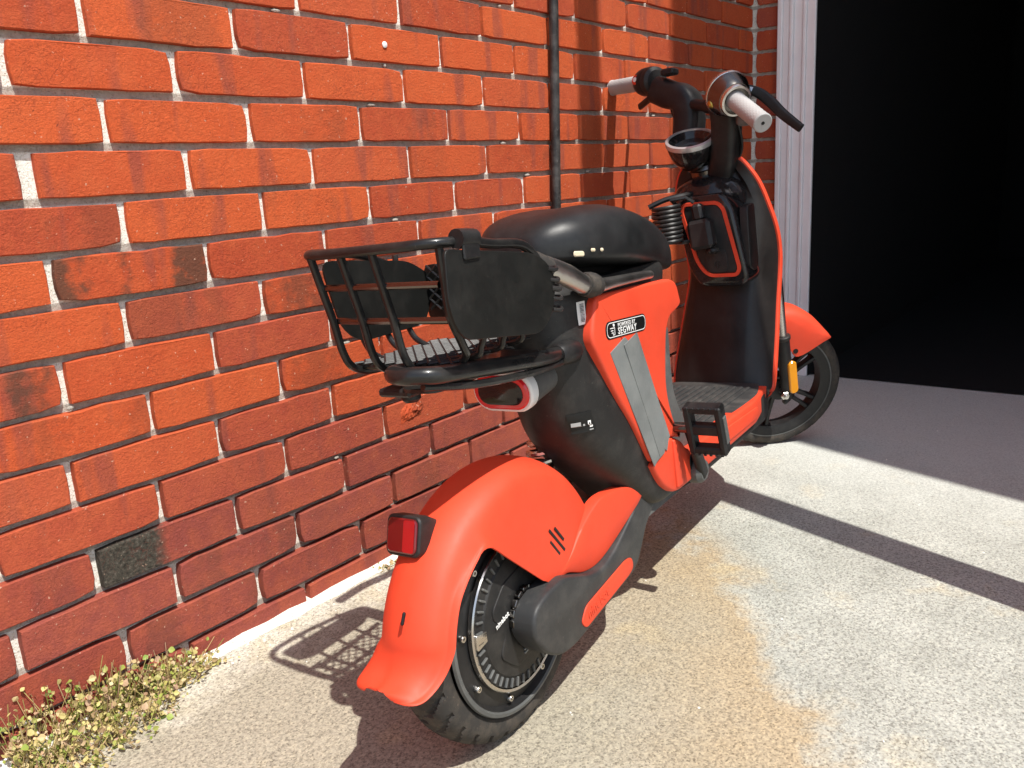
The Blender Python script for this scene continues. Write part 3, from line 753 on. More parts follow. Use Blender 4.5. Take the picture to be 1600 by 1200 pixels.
# shock absorber spring and hidden frame under the body
P('shock_spring', tube([(.155 + .02 * math.cos(t * 1.2) + t * .0011, .0 + .02 * math.sin(t * 1.2), .335 + .0028 * t) for t in range(0, 40)], .005, 8, 2), M_steel)

# ---- body -------------------------------------------------------------------
def plan_ring(z, xr, xf, wd, yc=-.03, n=48, er=3.0, ef=5.0):
    out = []; xm = (xr + xf) / 2; a = (xf - xr) / 2
    for i in range(n):
        t = 2 * math.pi * i / n; c, s = math.cos(t), math.sin(t); e = (er if s < 0 else 1.9) if c < 0 else ef; wq = (wd + yc) if s < 0 else (wd + yc - .012)
        out.append(V(xm + a * math.copysign(abs(c) ** (2 / e), c), yc + wq * math.copysign(abs(s) ** (2 / e), s), z))
    return out
secs = [(.222, .345, .455, .098), (.234, .318, .462, .112), (.262, .280, .462, .116), (.30, .236, .452, .118), (.34, .184, .440, .119), (.38, .145, .430, .120), (.42, .118, .424, .121), (.47, .100, .424, .121), (.53, .084, .438, .121), (.585, .076, .455, .120), (.618, .076, .470, .118), (.634, .088, .470, .110)]
zs = [s[0] for s in secs]; ss = spline([V(a, b, c) for a, b, c, d in secs], 4); ws = [p.x for p in spline([V(d, 0, 0) for a, b, c, d in secs], 4)]
body = P('body_shell', loft([plan_ring(p.x, p.y, p.z, w_) for p, w_ in zip(ss, ws)]), M_grey, None, 45)
# grey pillar facing the footwell
P('front_pillar', plate(rpoly([(.395, .535), (.450, .528), (.448, .45), (.452, .40), (.485, .35), (.515, .305), (.50, .285), (.43, .285), (.40, .36)], .02), -.110, -.06, .012, 4), M_mid, body)
# right-hand orange side panel, traced on the flank
pan = rpoly([(.163, .612), (.300, .609), (.428, .603), (.452, .594), (.466, .556), (.452, .549), (.412, .540), (.396, .520), (.384, .470), (.378, .425), (.392, .375), (.420, .328), (.380, .340), (.303, .318), (.246, .400), (.205, .450), (.158, .522), (.140, .552)], [.012, .03, .02, .016, .010, .012, .03, .03, .05, .05, .04, .004, .004, .008, .05, .04, .03, .03])
sp_ = P('side_panel', plate(pan, -.1275, -.095, .006, 4), M_or)
0 and P('panel_recess', plate(rpoly([(.166, .606), (.292, .603), (.288, .586), (.262, .576), (.19, .578), (.163, .590)], .012), -.1285, -.12, .002), M_or, sp_)
low = rpoly([(.305, .3155), (.380, .3375), (.421, .3250), (.450, .296), (.500, .293), (.630, .293), (.820, .290), (.890, .294), (.940, .312), (.972, .345), (.996, .345), (.985, .300), (.935, .258), (.860, .243), (.594, .238), (.470, .238), (.382, .241), (.345, .262)], [.004, .004, .02, .02, .03, .03, .03, .03, .03, .004, .004, .03, .03, .03, .02, .02, .03, .02])
skf = lambda x, z: .020 * max(0, min(1, (x - .82) / .15))
sk = P('side_skirt', ribbon([(.304, .3155), (.345, .327), (.382, .3375), (.420, .322), (.455, .297), (.54, .293), (.68, .2925), (.82, .290), (.88, .2905), (.925, .291), (.948, .292)], [(.302, .312), (.322, .285), (.345, .262), (.382, .241), (.430, .2375), (.54, .238), (.68, .239), (.84, .242), (.905, .250), (.945, .268), (.958, .287)], -.1265, -.100, .005, skf), M_or, None, 45)
P('skirt_panel', plate(rpoly([(.640, .282), (.830, .276), (.838, .262), (.820, .252), (.636, .252)], .008), -.1290, -.124, .0022), M_or, sk)
P('skirt_fold', plate(rpoly([(.382, .334), (.400, .330), (.418, .246), (.386, .246)], .004), -.1310, -.124, .003), M_or, sk)
P('underframe', loft([[V(x, y, z) for y, z in ((-.09, .232), (-.095, .21), (-.075, .196), (.075, .196), (.095, .21), (.09, .232))] for x in (.33, .36, .5, .8, .93)]), M_mid)
# left-hand panel and skirt (towards the wall)
P('side_skirt', plate(rpoly([(.40, .285), (.97, .285), (.95, .245), (.42, .238)], .01), .138, .120, .005, 3), M_grey)
# maker's plate: black lozenge, white keyline and lettering
sx_ = V(.998, 0, -.060).normalized(); sz_ = V(.06, 0, .998)
SC = V(.2495, 0, .5535)
def onp(a, b, y): q = SC + sx_ * a + sz_ * b; return (q.x, q.z)
def pillp(wd, ht, k=8): return [onp(a, b, 0) for a, b in rrect(wd, ht, ht * .42, k)]
st_ = P('badge_sticker', plate(pillp(.135, .0265), -.1284, -.127, .0002, 1), M_blk, sp_)
def outline(wd, ht, th, y):
    a = pillp(wd, ht); b = pillp(wd - 2 * th, ht - 2 * th); n = len(a)
    v = [(p[0], y, p[1]) for p in a] + [(p[0], y, p[1]) for p in b]; f = [(i, (i + 1) % n, n + (i + 1) % n, n + i) for i in range(n)]
    return v, f
P('keyline', outline(.130, .0225, .0012, -.1288), M_wpr, st_)
def tx(s, size, a, b, name='lettering', bold=.0003, space=1.0):
    q = SC + sx_ * a + sz_ * b; text(name, s, size, (q.x, -.1288, q.z), sx_, sz_, M_wpr, st_, .0002, bold=bold, space=space)
tx('POWERED BY', .0088, -.030, .0022, bold=.0, space=1.1); tx('SEGWAY', .0142, -.030, -.0085, bold=.00015, space=1.15)
ico = Acc()
q = SC + sx_ * -.043 + sz_ * .0066; ico.add(lathe((q.x, -.1284, q.z), (0, -1, 0), [(.0024, 0), (.0024, .0006)], 12))
for pts in ([(-.0545, .0025), (-.0405, .0025), (-.0405, -.0068), (-.0425, -.0085)], [(-.0525, -.0012), (-.0455, -.0012)], [(-.0505, -.0045), (-.0455, -.0045), (-.0455, -.0085)]):
    ico.add(sweep([(*(lambda r: (r[0], -.1287, r[1]))(onp(a, b, 0)),) for a, b in pts], rrect(.0014, .0005, .0002, 1), up=(0, 1, 0)))
ico.mk('emblem', M_wpr, st_)
# two lapped strips of duct tape
def tape(name, pts, y, wr):
    return P(name, plate(rpoly(pts, .0015, 2), y, y + .0012, .0003, 1, wr), M_tape, sp_)
t1 = tape('tape_strip', [(.190, .524), (.238, .539), (.249, .532), (.262, .48), (.352, .332), (.348, .322), (.312, .318), (.302, .312)], -.1290, lambda x, z: -.0012 * math.sin(x * 60 + z * 25))
t2_ = tape('tape_strip', [(.232, .528), (.283, .538), (.300, .500), (.333, .428), (.372, .345), (.366, .338), (.358, .322), (.346, .330), (.325, .322), (.318, .338)], -.1296, lambda x, z: -.0012 * math.sin(x * 60 + z * 25))
# stickers on the tail of the body
def wrapped(name, cx, cz, wd, ht, ang, mat, lift):
    """a small rectangle laid on the rear quarter of the shell"""
    n_ = V(math.cos(ang), math.sin(ang), 0); s_ = V(-n_.y, n_.x, 0)
    return n_, s_
def body_at(z):
    i = min(range(len(ss)), key=lambda k: abs(ss[k].x - z)); return ss[i].y, ss[i].z, ws[i]
def bpt(t, z, lift=.0008):
    xr, xf, wd = body_at(z); xm = (xr + xf) / 2; a = (xf - xr) / 2; c, s = math.cos(R(t)), math.sin(R(t)); e = 3.0; wd -= .03
    p = V(xm + a * math.copysign(abs(c) ** (2 / e), c), -.03 + wd * math.copysign(abs(s) ** (2 / e), s), z)
    return p + V(p.x - .25, p.y, 0).normalized() * lift
def patch(t0, t1, z0, z1, dz, lift, nu=10, nv=4):
    v = []; f = []
    for j in range(nv + 1):
        for i in range(nu + 1):
            u = i / nu; v.append(tuple(bpt(t0 + (t1 - t0) * u, z0 + (z1 - z0) * j / nv + dz * u, lift)))
    for j in range(nv):
        for i in range(nu): a = j * (nu + 1) + i; f.append((a, a + 1, a + nu + 2, a + nu + 1))
    return v, f
lb = P('rating_label', patch(207, 232, .415, .447, .0, .0014), M_blk, body)
P('label_print', patch(209, 219, .425, .4325, 0, .0022), M_gpr, lb)
P('label_print', patch(221, 223, .425, .429, 0, .0022), M_gpr, lb)
P('label_ring', patch(226.0, 229, .4215, .4325, 0, .0022), M_wpr, lb); P('label_gap', patch(227.0, 228, .424, .430, 0, .0028), M_blk, lb)
P('label_print', patch(225.5, 229.5, .417, .4188, 0, .0022), M_gpr, lb)
bc = P('barcode_sticker', patch(236, 243, .575, .608, 0, .0014), M_wpr, body)
for k in range(14):
    z = .579 + k * .0019; P('bar', patch(238.5, 241.8, z, z + random.uniform(.0005, .0013), 0, .0022, 4, 1), M_blk, bc)

# ---- saddle -----------------------------------------------------------------
def saddle():
    prof = [(.108, .026, .672, .694), (.113, .046, .668, .710), (.130, .068, .663, .725), (.160, .090, .658, .736), (.205, .106, .652, .7415), (.26, .114, .646, .7430), (.33, .115, .637, .7370), (.41, .107, .627, .7235), (.49, .094, .616, .707), (.55, .078, .607, .683), (.590, .058, .601, .650), (.606, .032, .600, .622)]
    P_ = spline([V(a, b, c) for a, b, c, d in prof], 5); T_ = [p.x for p in spline([V(d, 0, 0) for a, b, c, d in prof], 5)]
    rings = []
    for p, zt in zip(P_, T_):
        hgt = zt - p.z; r = []
        for i in range(36):
            t = 2 * math.pi * i / 36; c, s = math.cos(t), math.sin(t)
            yy = p.y * math.copysign(abs(c) ** .62, c)
            zz = p.z + hgt * (.34 + .66 * abs(s) ** .80) if s >= 0 else p.z + hgt * (.34 - .34 * abs(s) ** .45)
            zz -= .012 * max(0, 1 - abs(yy) / .06) * (1 if s > .5 else 0) * .3
            r.append(V(p.x, yy - .028 * max(0, min(1, (.50 - p.x) / .25)), zz))
        rings.append(r)
    return loft(rings)
seat = P('saddle', saddle(), M_seat, None, 60)
for x, y, z, w_, h_ in ((.150, -.1120, .6745, .024, .008), (.172, -.1230, .677, .010, .005), (.187, -.1290, .6755, .007, .005)):
    P('tear', lens_ring((x, y, z), (-.25, -1, .05), (1, -.15, -.1), w_, h_, [(-.002, .001), (0, .003), (-.0015, .0045)], h_ * .4), M_cream, seat)
P('seat_pan', loft([[V(x, wd * c, z0 + (z1 - z0) * (s * .5 + .5)) for c, s in [(math.copysign(abs(math.cos(a)) ** .5, math.cos(a)), math.copysign(abs(math.sin(a)) ** .5, math.sin(a))) for a in [2 * math.pi * i / 24 for i in range(24)]]] for x, wd, z0, z1 in ((.13, .05, .628, .672), (.17, .07, .625, .665), (.3, .078, .618, .650), (.45, .068, .600, .628), (.545, .048, .590, .612), (.575, .03, .592, .606))]), M_blk)

# ---- rack tubes and bright grab rail ---------------------------------------
rack = P('rack_loop', tube([(.105, -.098, .543), (.03, -.112, .550), (-.05, -.116, .560), (-.13, -.116, .570), (-.185, -.110, .5765), (-.202, -.094, .579), (-.206, -.078, .579), (-.200, -.060, .579), (-.18, -.046, .5765), (-.12, -.040, .570), (-.05, -.035, .560), (.105, -.025, .545)], .0105, 14, 6), M_tube)
P('rack_plate', zplate([V(*p) for p in rpoly([(-.19, -.108), (-.19, -.052), (.04, -.030), (.04, -.11)], .02)], .5605, .5555, .001), M_tube, rack)
P('rack_rod', tube([(.09, -.105, .532), (-.02, -.118, .540), (-.13, -.118, .553), (-.2, -.10, .566)], .005, 8), M_tube, rack)
P('rack_bracket', box((-.155, -.04, .553), (.06, .05, .010), .003), M_satin, rack); P('rack_bracket', lathe((-.155, -.04, .548), (0, 0, -1), [(.012, 0), (.012, .008), (.008, .012), (0, .012)], 16), M_satin, rack)
P('body_socket', lathe((.085, -.101, .543), (1, 0, -.05), [(.013, 0), (.016, .005), (.018, .04), (.014, .05)], 18), M_satin, rack)
rail = P('grab_rail', tube([(.010, -.110, .680), (.045, -.122, .668), (.088, -.128, .651), (.128, -.1295, .634), (.165, -.1295, .627), (.22, -.1285, .625), (.30, -.126, .622), (.365, -.120, .618)], [.0135, .0150, .0155, .0135, .0105, .0085, .0075, .0065], 14, 6), M_rail)
P('rail_wrap', tube([(.128, -.1295, .634), (.146, -.1300, .6305), (.163, -.1300, .6275)], [.0165, .0185, .0150], 12, 4), M_rub, rail)
P('rail_wrap', tube([(.018, -.114, .677), (.030, -.119, .671), (.044, -.122, .664)], .0185, 12, 4), M_rub, rail)
P('grab_rail', tube([(.010, .110, .680), (.088, .128, .651), (.165, .1295, .627), (.365, .120, .618)], .011, 10, 6), M_steel)

# ---- wire basket ------------------------------------------------------------
bk = empty('basket'); bk.parent = moped
def rim_pt(x, y):  # rim dips towards the saddle
    return V(x, y, .7205 - .145 * max(0, x + .165) - .9 * max(0, x + .03))
yr, yl, xb, xf_ = -.143, .060, -.203, .020
outl = [(xf_ - .012, yr), (-.03, yr), (-.10, yr), (xb + .055, yr), (xb + .018, yr + .010), (xb + .002, yr + .045), (xb - .003, yr + .10), (xb - .002, yl - .035), (xb + .006, yl - .010), (xb + .030, yl), (-.10, yl), (xf_ - .02, yl), (xf_, yl - .02), (xf_, yr + .02)]
P('rim', tube([rim_pt(*p) for p in outl], .0060, 12, 6, closed=True), M_tube, bk)
def wire(name, pts, r=.0055, mat=None): return P(name, tube(pts, r, 10, 6), mat or M_tube, bk)
for y in (.040, -.008, -.056):
    wire('basket_wire', [(xb - .001, y, .718), (xb + .006, y, .69), (xb + .018, y - .001, .640), (xb + .026, y - .001, .600), (xb + .038, y - .003, .580), (xb + .070, y - .006, .570), (-.06, y - .004, .572), (.005, y, .575)], .0050)
wire('basket_wire', [(xb + .022, yr + .010, .716), (xb + .026, yr + .012, .67), (xb + .028, yr + .012, .64), (xb + .046, yr + .014, .606), (xb + .060, yr + .022, .590), (xb + .062, yr + .045, .580), (-.15, .0, .578), (-.15, .04, .58)], .0048)
for x in (-.125, -.080, -.037):
    wire('basket_wire', [(x, yr + .002, .69), (x, yr + .006, .62), (x, yr + .012, .598), (x, yr + .030, .584), (x, 0, .578), (x, yl - .03, .584), (x, yl - .010, .60), (x, yl, .64), (x, yl, .705)], .0040)
for z, y0_ in ((.681, .043), (.640, .035)):
    P('cross_rod', tube([(xb + .012 + (.68 - z) * .28, y0_, z), (xb + .011 + (.68 - z) * .28, -.04, z - .002), (xb + .022 + (.68 - z) * .28, yr + .016, z - .005)], .0042, 10), M_dkst, bk)
pr_ = rpoly([(-.196, .714), (-.035, .694), (-.005, .684), (.020, .660), (.012, .628), (-.004, .606), (-.030, .594), (-.150, .610), (-.178, .614), (-.193, .632), (-.200, .66)], [.01, .02, .02, .02, .02, .02, .02, .02, .02, .02, .01])
pp = P('basket_panel', plate(pr_, -.1520, -.1485, .0012), M_panel, bk)
P('basket_panel', plate(rpoly([(-.186, .713), (-.03, .696), (.012, .672), (.008, .640), (-.01, .608), (-.140, .606), (-.168, .630)], .02), .0480, .0445, .0012), M_panel, bk)
P('basket_panel', xplate(rpoly([(-.138, .672), (.052, .688), (.052, .605), (-.138, .605)], .02), .0055, .0085, .0012), M_panel, bk)
P('strap', tube([(-.168, -.147, .7225), (-.152, -.147, .7215), (-.136, -.147, .7200)], .0108, 12, 3), M_satin, bk)
P('strap', box((-.152, -.1535, .708), (.030, .004, .018), .0015), M_satin, bk)
# frayed ties where the panel meets the rail
for i in range(5):
    z = .668 - i * .0125 + random.uniform(-.002, .002); x = .018 - abs(i - 2) * .0030 + random.uniform(-.003, .003)
    P('tie', tube([(x - .008, -.1505, z), (x + .004, -.1545, z - .003), (x + .012, -.150, z - .001), (x + .010, -.141, z)], random.uniform(.0022, .0036), 8, 4), M_satin, bk)
def net(name, o, u, w_, nu, nw, r, mat):
    A_ = Acc(); o, u, w_ = Vector(o), Vector(u), Vector(w_)
    for i in range(-nw, nu + 1):
        for sgn in (1, -1):
            a0 = i / nu; pts = []
            s0, t0, s1, t1 = (a0, 0, a0 + nw / nu, 1) if sgn > 0 else (a0, 1, a0 + nw / nu, 0)
            ds, dt = s1 - s0, t1 - t0; ka, kb = 0.0, 1.0
            if ds: ka = max(ka, (0 - s0) / ds); kb = min(kb, (1 - s0) / ds)
            if kb - ka < .02: continue
            A_.add(tube([o + u * (s0 + ds * k) + w_ * (t0 + dt * k) for k in (ka, kb)], r, 6, raw=True))
    return A_.mk(name, mat, bk)
net('bottom_mesh', (-.160, yr + .03, .5835), (.165, 0, -.001), (0, yl - yr - .05, 0), 9, 9, .0018, M_satin)
net('front_mesh', (.0, yr + .02, .625), (0, yl - yr - .04, 0), (.0, 0, .060), 9, 4, .0018, M_tube)

# ---- tail light -------------------------------------------------------------
TA = V(-.985, 0, -.10); TC = V(.034, -.041, .503)
tl = P('tail_light', lens_ring(TC, TA, (0, 1, 0), .094, .052, [(-.010, -.15), (-.003, -.095), (.001, -.020), (.003, -.012)], .024), M_mid)
P('bezel', lens_ring(TC, TA, (0, 1, 0), .094, .052, [(.001, -.014), (.0030, -.010), (.0030, .003), (.0005, .006), (-.002, .006)], .024), M_wpr, tl)
P('light_ring', lens_ring(TC, TA, (0, 1, 0), .090, .048, [(.0005, .002), (.0005, .0075), (-.002, .010)], .023), plastic('tail_red', (.62, .008, .014), .2, .2, 0, coat=.5), tl)
P('light_centre', lens_ring(TC, TA, (0, 1, 0), .074, .034, [(0, .004), (0, .0108), (-.002, .0115)], .0165), M_gloss, tl)

# ---- footboard and mat ------------------------------------------------------
fb = P('footboard', zplate(rpoly([(.42, -.108), (.42, .135), (.99, .135), (.99, -.1), (.90, -.118), (.50, -.119)], .012), .2835, .225, .006), M_grey)
mt = P('floor_mat', zplate(rpoly([(.47, -.100), (.47, .115), (.975, .125), (.975, -.088), (.88, -.112), (.52, -.117)], .02), .2920, .280, .002), M_mat, fb)
for i in range(12):
    y = -.078 + i * .0165
    P('mat_rib', box((.735, y, .2930), (.38, .0085, .0055), .0018), M_mat, mt)

# ---- leg shield -------------------------------------------------------------
rowsL = [  # z, centre x, crease yR, outer (yR, x), crease yL, outer (yL, x)
    (.270, .980, -.050, (-.098, 1.000), .088, (.130, .998)), (.310, .988, -.051, (-.099, 1.018), .088, (.131, 1.012)), (.38, 1.004, -.053, (-.098, 1.048), .084, (.124, 1.035)), (.46, 1.025, -.056, (-.096, 1.080), .078, (.113, 1.060)),
    (.53, 1.042, -.060, (-.096, 1.106), .070, (.104, 1.080)), (.58, 1.050, -.062, (-.098, 1.108), .072, (.108, 1.085)), (.635, 1.055, -.060, (-.097, 1.094), .076, (.116, 1.085)), (.69, 1.058, -.052, (-.086, 1.080), .080, (.124, 1.085)), (.745, 1.062, -.040, (-.070, 1.066), .078, (.122, 1.078)), (.785, 1.066, -.022, (-.047, 1.056), .064, (.106, 1.072)), (.805, 1.070, -.006, (-.024, 1.054), .05, (.08, 1.068))]
def shield_rows(dx):
    out = []
    for z, xc, cr, (yo, xo), cl, (ylo, xlo) in rowsL:
        out.append([V(xo + dx + .012, yo, z), V(xo + dx, yo + .004, z), V((xo + xc) / 2 + dx - .004, (yo + cr) / 2, z), V(xc + dx + .004, cr - .004, z), V(xc + dx, cr + .004, z), V(xc + dx, (cr + cl) / 2, z), V(xc + dx, cl - .004, z), V(xc + dx + .004, cl + .004, z), V((xlo + xc) / 2 + dx - .004, (ylo + cl) / 2, z), V(xlo + dx, ylo - .004, z), V(xlo + dx + .012, ylo, z)])
    cols = [spline([r[j] for r in out], 4) for j in range(len(out[0]))]
    return [[cols[j][i] for j in range(len(cols))] for i in range(len(cols[0]))]
shd = P('leg_shield', solid(shell(shield_rows(0), .006)), M_lining, None, 40)
# orange front cover whose edge shows all round
edgeR = [V(r[3][1], r[3][0], r[0]) for r in rowsL]; edgeL = [V(r[5][1], r[5][0], r[0]) for r in rowsL]
edge = [V(.965, -.108, .262)] + [p + V(.014, -.006, 0) for p in edgeR] + [V(1.085, .03, .816)] + [p + V(.014, .006, 0) for p in reversed(edgeL)]
ed = spline(edge, 5)
trim_rings = []
for i, p in enumerate(ed):
    t = (ed[min(i + 1, len(ed) - 1)] - ed[max(i - 1, 0)]).normalized(); fx = V(1, 0, 0); o_ = t.cross(fx); o_ = o_.normalized() if o_.length > 1e-5 else V(0, -1, 0)
    if o_.dot(V(0, p.y - .012, p.z - .55)) < 0: o_ = -o_
    trim_rings.append([p + fx * a + o_ * b for a, b in ((-.008, -.004), (-.008, .0022), (-.006, .0040), (.006, .0046), (.012, .003), (.015, -.004))])
P('shield_trim', solid(loft(trim_rings)), M_or, None, 45)
P('front_cover', solid(shell([[V(p.x + .030 + (.03 if 2 < j < 8 else .0), p.y, p.z) for j, p in enumerate(r)] for r in shield_rows(0)], .004)), M_or)
# storage pod with orange ring, on the rider's side
face = rpoly([(.076, .730), (-.030, .730), (-.050, .700), (-.078, .535), (-.060, .518), (.036, .520), (.062, .560), (.088, .70)], [.02, .03, .02, .02, .02, .02, .03, .03])
def podfn(y, z): return -.10 * (z - .62) * .15
pod = P('storage_pod', xplate(face, .968, 1.060, .010, podfn), M_gloss)
def rng(poly, d, x, th):
    a = poly; b = inset(poly, d); n = len(a)
    rings = [[V(x + th, p[0], p[1]) for p in a], [V(x, p[0], p[1]) for p in inset(a, .0015)], [V(x, p[0], p[1]) for p in inset(a, d - .0015)], [V(x + th, p[0], p[1]) for p in b]]
    v, f = loft(rings, False, True); return [(p[0] + podfn(p[1], p[2]), p[1], p[2]) for p in v], f
ring_o = rpoly([(.066, .716), (-.018, .714), (-.034, .698), (-.064, .558), (-.054, .540), (.018, .541), (.044, .575), (.074, .695)], [.02, .022, .02, .02, .018, .02, .03, .025], 6)
P('ring_trim', rng(ring_o, .0100, .9640, .006), M_or, pod)
P('pod_lid', xplate(inset(ring_o, .0100), .9665, .975, .002, podfn), M_grey, pod)
P('lid_badge', xplate(rpoly([(.022, .604), (-.030, .604), (-.034, .560), (-.024, .552), (.008, .552), (.018, .562)], .008), .9645, .970, .001, podfn), M_grey, pod)
for k, y in enumerate((-.002, -.008, -.014)):
    P('lid_mark', box((.9645, y, .572), (.0025, .0022, (.010, .016, .010)[k]), .0006), M_blk, pod)
P('pod_side', plate(rpoly([(.986, .694), (1.035, .70), (1.045, .56), (1.02, .545), (.985, .56)], .012), -.0785, -.06, .003), M_satin, pod)
# cowl round the steering head
P('head_cowl', solid(loft([[V(1.075 + a * math.cos(t) + dx_, .035 + b * math.sin(t), z) for t in [2 * math.pi * i / 32 for i in range(32)]] for z, a, b, dx_ in ((.700, .062, .092, .0), (.725, .068, .092, -.01), (.748, .060, .080, -.008), (.765, .046, .060, -.002), (.774, .036, .044, .004))])), M_gloss)

# charger plug and coiled lead hanging on the pod
pg = P('charger_plug', box((.942, .014, .643), (.040, .054, .066), .008, Matrix.Rotation(R(-6), 3, 'X')), M_satin)
P('plug_cap', box((.945, .020, .692), (.028, .024, .038), .006, Matrix.Rotation(R(-8), 3, 'X')), M_satin, pg)
P('plug_foot', lathe((.948, -.006, .610), (0, .1, -1), [(.014, 0), (.015, .006), (.010, .012), (0, .013)], 16), M_blk, pg)
coil = [V(.930 + .030 * math.cos(t), .090 + .030 * math.sin(t), .628 + .086 * i / 143) for i, t in [(i, 2 * math.pi * i / 16) for i in range(144)]]
P('coiled_lead', tube([V(.945, .03, .715), V(.935, .045, .728), V(.925, .075, .725)] + coil[::-1] + [V(.94, .06, .628), V(.955, .03, .632)], .0043, 7, raw=True), M_satin, pg)
P('hook_arm', tube([(.985, .05, .735), (.955, .055, .733), (.93, .09, .728), (.912, .125, .715)], .006, 8), M_satin, pg)

# ---- handlebar --------------------------------------------------------------
hb = empty('handlebar'); hb.parent = moped
HR = lambda n_, vf, m_, ang=35, par=None: P(n_, vf, m_, par or hb, ang)
HR('head_collar', lathe((1.082, .046, .758), (-.30, .05, .95), [(.046, 0), (.048, .006), (.042, .012), (.036, .02), (.036, .034), (.040, .038), (.034, .046)], 32), M_dkst)
HR('yoke', tube([(1.14, .11, .835), (1.105, .080, .800), (1.078, .045, .792), (1.068, .012, .788)], .026, 14), M_satin)
LE, LR_ = V(1.306, .385, 1.041), V(1.222, .262, 1.0275)
RE, RR_ = V(.871, -.158, .858), V(.950, -.079, .917)
gd = (RE - RR_).normalized(); gl = (LE - LR_).normalized()
HR('arm', sweep(spline([(1.072, .006, .768), (1.056, -.008, .800), (1.045, -.018, .840), (1.038, -.024, .880), (1.026, -.026, .915), (1.004, -.030, .938)], 6), rrect(.060, .064, .017), up=(1, 0, 0)), M_satin)
HR('arm', sweep(spline([(1.140, .110, .820), (1.148, .112, .868), (1.152, .108, .915), (1.154, .112, .950), (1.158, .130, .968), (1.166, .158, .978), (1.178, .190, .994)], 6), rrect(.066, .082, .022), up=(1, 0, 0)), M_satin)
0 and HR('arm_boss', lathe((1.165, .152, .970), (.6, .75, .2), [(.030, -.03), (.046, -.022), (.050, 0), (.046, .022), (.034, .036)], 32), M_satin)
HR('cross_bar', cyl((1.140, .100, .946), (1.040, -.010, .917), .0135, 18), M_satin); HR('cross_bar_end', cyl((1.068, .030, .928), (1.046, -.004, .919), .0165, 18, .002), M_satin)
gR = empty('right_control'); gR.parent = hb
th = RR_ - gd * .052
HR('housing', lathe(th, gd, [(.030, -.012), (.043, -.006), (.0475, .004), (.0475, .012), (.0445, .018), (.0415, .036), (.036, .046), (.0335, .0465)], 40), M_dkst, 35, gR)
HR('housing_band', lathe(th, gd, [(.0480, .002), (.0492, .003), (.0492, .010), (.0480, .011)], 40, True), M_steel, 35, gR)
HR('housing_collar', lathe(th, gd, [(.0275, .044), (.0345, .045), (.0350, .049), (.0330, .055), (.0285, .056), (.0270, .050)], 36, True), M_steel, 35, gR)
HR('brass_stud', lathe(th + gd * .020 + V(-.020, .032, -.012), V(-.5, .75, -.3), [(.009, 0), (.009, .006), (.006, .010), (0, .011)], 16), plastic('brass', (.55, .40, .10), .3, .3, 0, metal=1), 35, gR)
HR('housing_foot', box(th + V(.010, -.040, -.058), (.040, .040, .034), .006), M_mid, 35, gR)
def grip(a, d, L, mat, par):
    o = HR('grip', lathe(a, d, [(.0205, -.012), (.0205, 0), (.0195, .004), (.0195, L - .006), (.0205, L - .005), (.0205, L - .001), (.0185, L + .001), (.004, L + .001), (.003, L - .002), (0, L - .002)], 36), mat, 35, par)
    HR('end_hole', lathe(a + d * (L - .002), d, [(.0032, 0), (.0032, .0034)], 12), M_blk, 35, o)
    ax, s, u = frame_of(d); A_ = Acc()
    for i in range(15):
        for j in range(18):
            t = 2 * math.pi * (j + .5 * (i % 2)) / 18; rad = s * math.cos(t) + u * math.sin(t); c = a + d * (.010 + i * (L - .024) / 14) + rad * .0194
            tn = ax.cross(rad); b_ = .0030
            k = [c + ax * b_, c + tn * b_, c - ax * b_, c - tn * b_, c + rad * .0007]
            A_.add((k, [(0, 1, 4), (1, 2, 4), (2, 3, 4), (3, 0, 4)]))
    q = A_.mk('grip_studs', mat, o, 10); q['kind'] = 'stuff'
grip(RR_, gd, (RE - RR_).length, M_white, gR)
HR('brake_lever', sweep(spline([(.992, -.070, .948), (1.000, -.108, .933), (1.002, -.136, .908), (1.000, -.160, .880), (.994, -.200, .843)], 6), rrect(.013, .020, .005), up=(0, 0, 1), scale=[.9 + .25 * math.sin(i / 24 * 3.1) for i in range(25)]), M_satin, 35, gR)
HR('lever_mount', tube([(1.0, -.045, .948), (.998, -.075, .945), (1.0, -.100, .935)], .012, 10), M_steel, 35, gR)
gL = empty('left_control'); gL.parent = hb
HR('housing', lathe(LR_ - gl * .068, gl, [(.026, -.010), (.034, -.004), (.0355, .006), (.0355, .014)], 32), M_grey, 35, gL)
HR('housing_band', lathe(LR_ - gl * .068, gl, [(.0335, .014), (.0335, .018)], 32), M_blk, 35, gL)
HR('switch_block', lathe(LR_ - gl * .068, gl, [(.034, .018), (.0355, .022), (.0350, .042), (.031, .056), (.024, .066), (.020, .068)], 32), M_satin, 35, gL)
bt = LR_ - gl * .024 + V(-.0275, .012, .006) * 1.0
HR('orange_button', lathe(bt, V(-.8, .25, .18), [(.0125, -.004), (.0125, .0035), (.0105, .005), (0, .0052)], 20), M_or, 35, gL)
HR('button_cap', lathe(bt, V(-.8, .25, .18), [(.0060, .003), (.0058, .0068), (0, .0072)], 16), M_wpr, 35, gL)
HR('bell_clamp', box((1.150, .150, 1.030), (.04, .034, .016), .004), M_satin, 35, gL)
grip(LR_, gl, (LE - LR_).length, M_white, gL)
HR('brake_lever', sweep(spline([(1.215, .175, 1.005), (1.26, .195, 1.015), (1.31, .26, 1.005), (1.365, .335, .985)], 6), rrect(.012, .018, .005), up=(0, 0, 1)), M_satin, 35, gL)
# brake hoses
for pts in ([(1.000, -.040, .925), (1.020, -.055, .880), (1.055, -.050, .820), (1.075, -.012, .772)], [(1.165, .165, .965), (1.172, .150, .900), (1.150, .125, .830), (1.115, .085, .775)]):
    HR('brake_hose', tube(pts, .0032, 8, 8), M_satin)
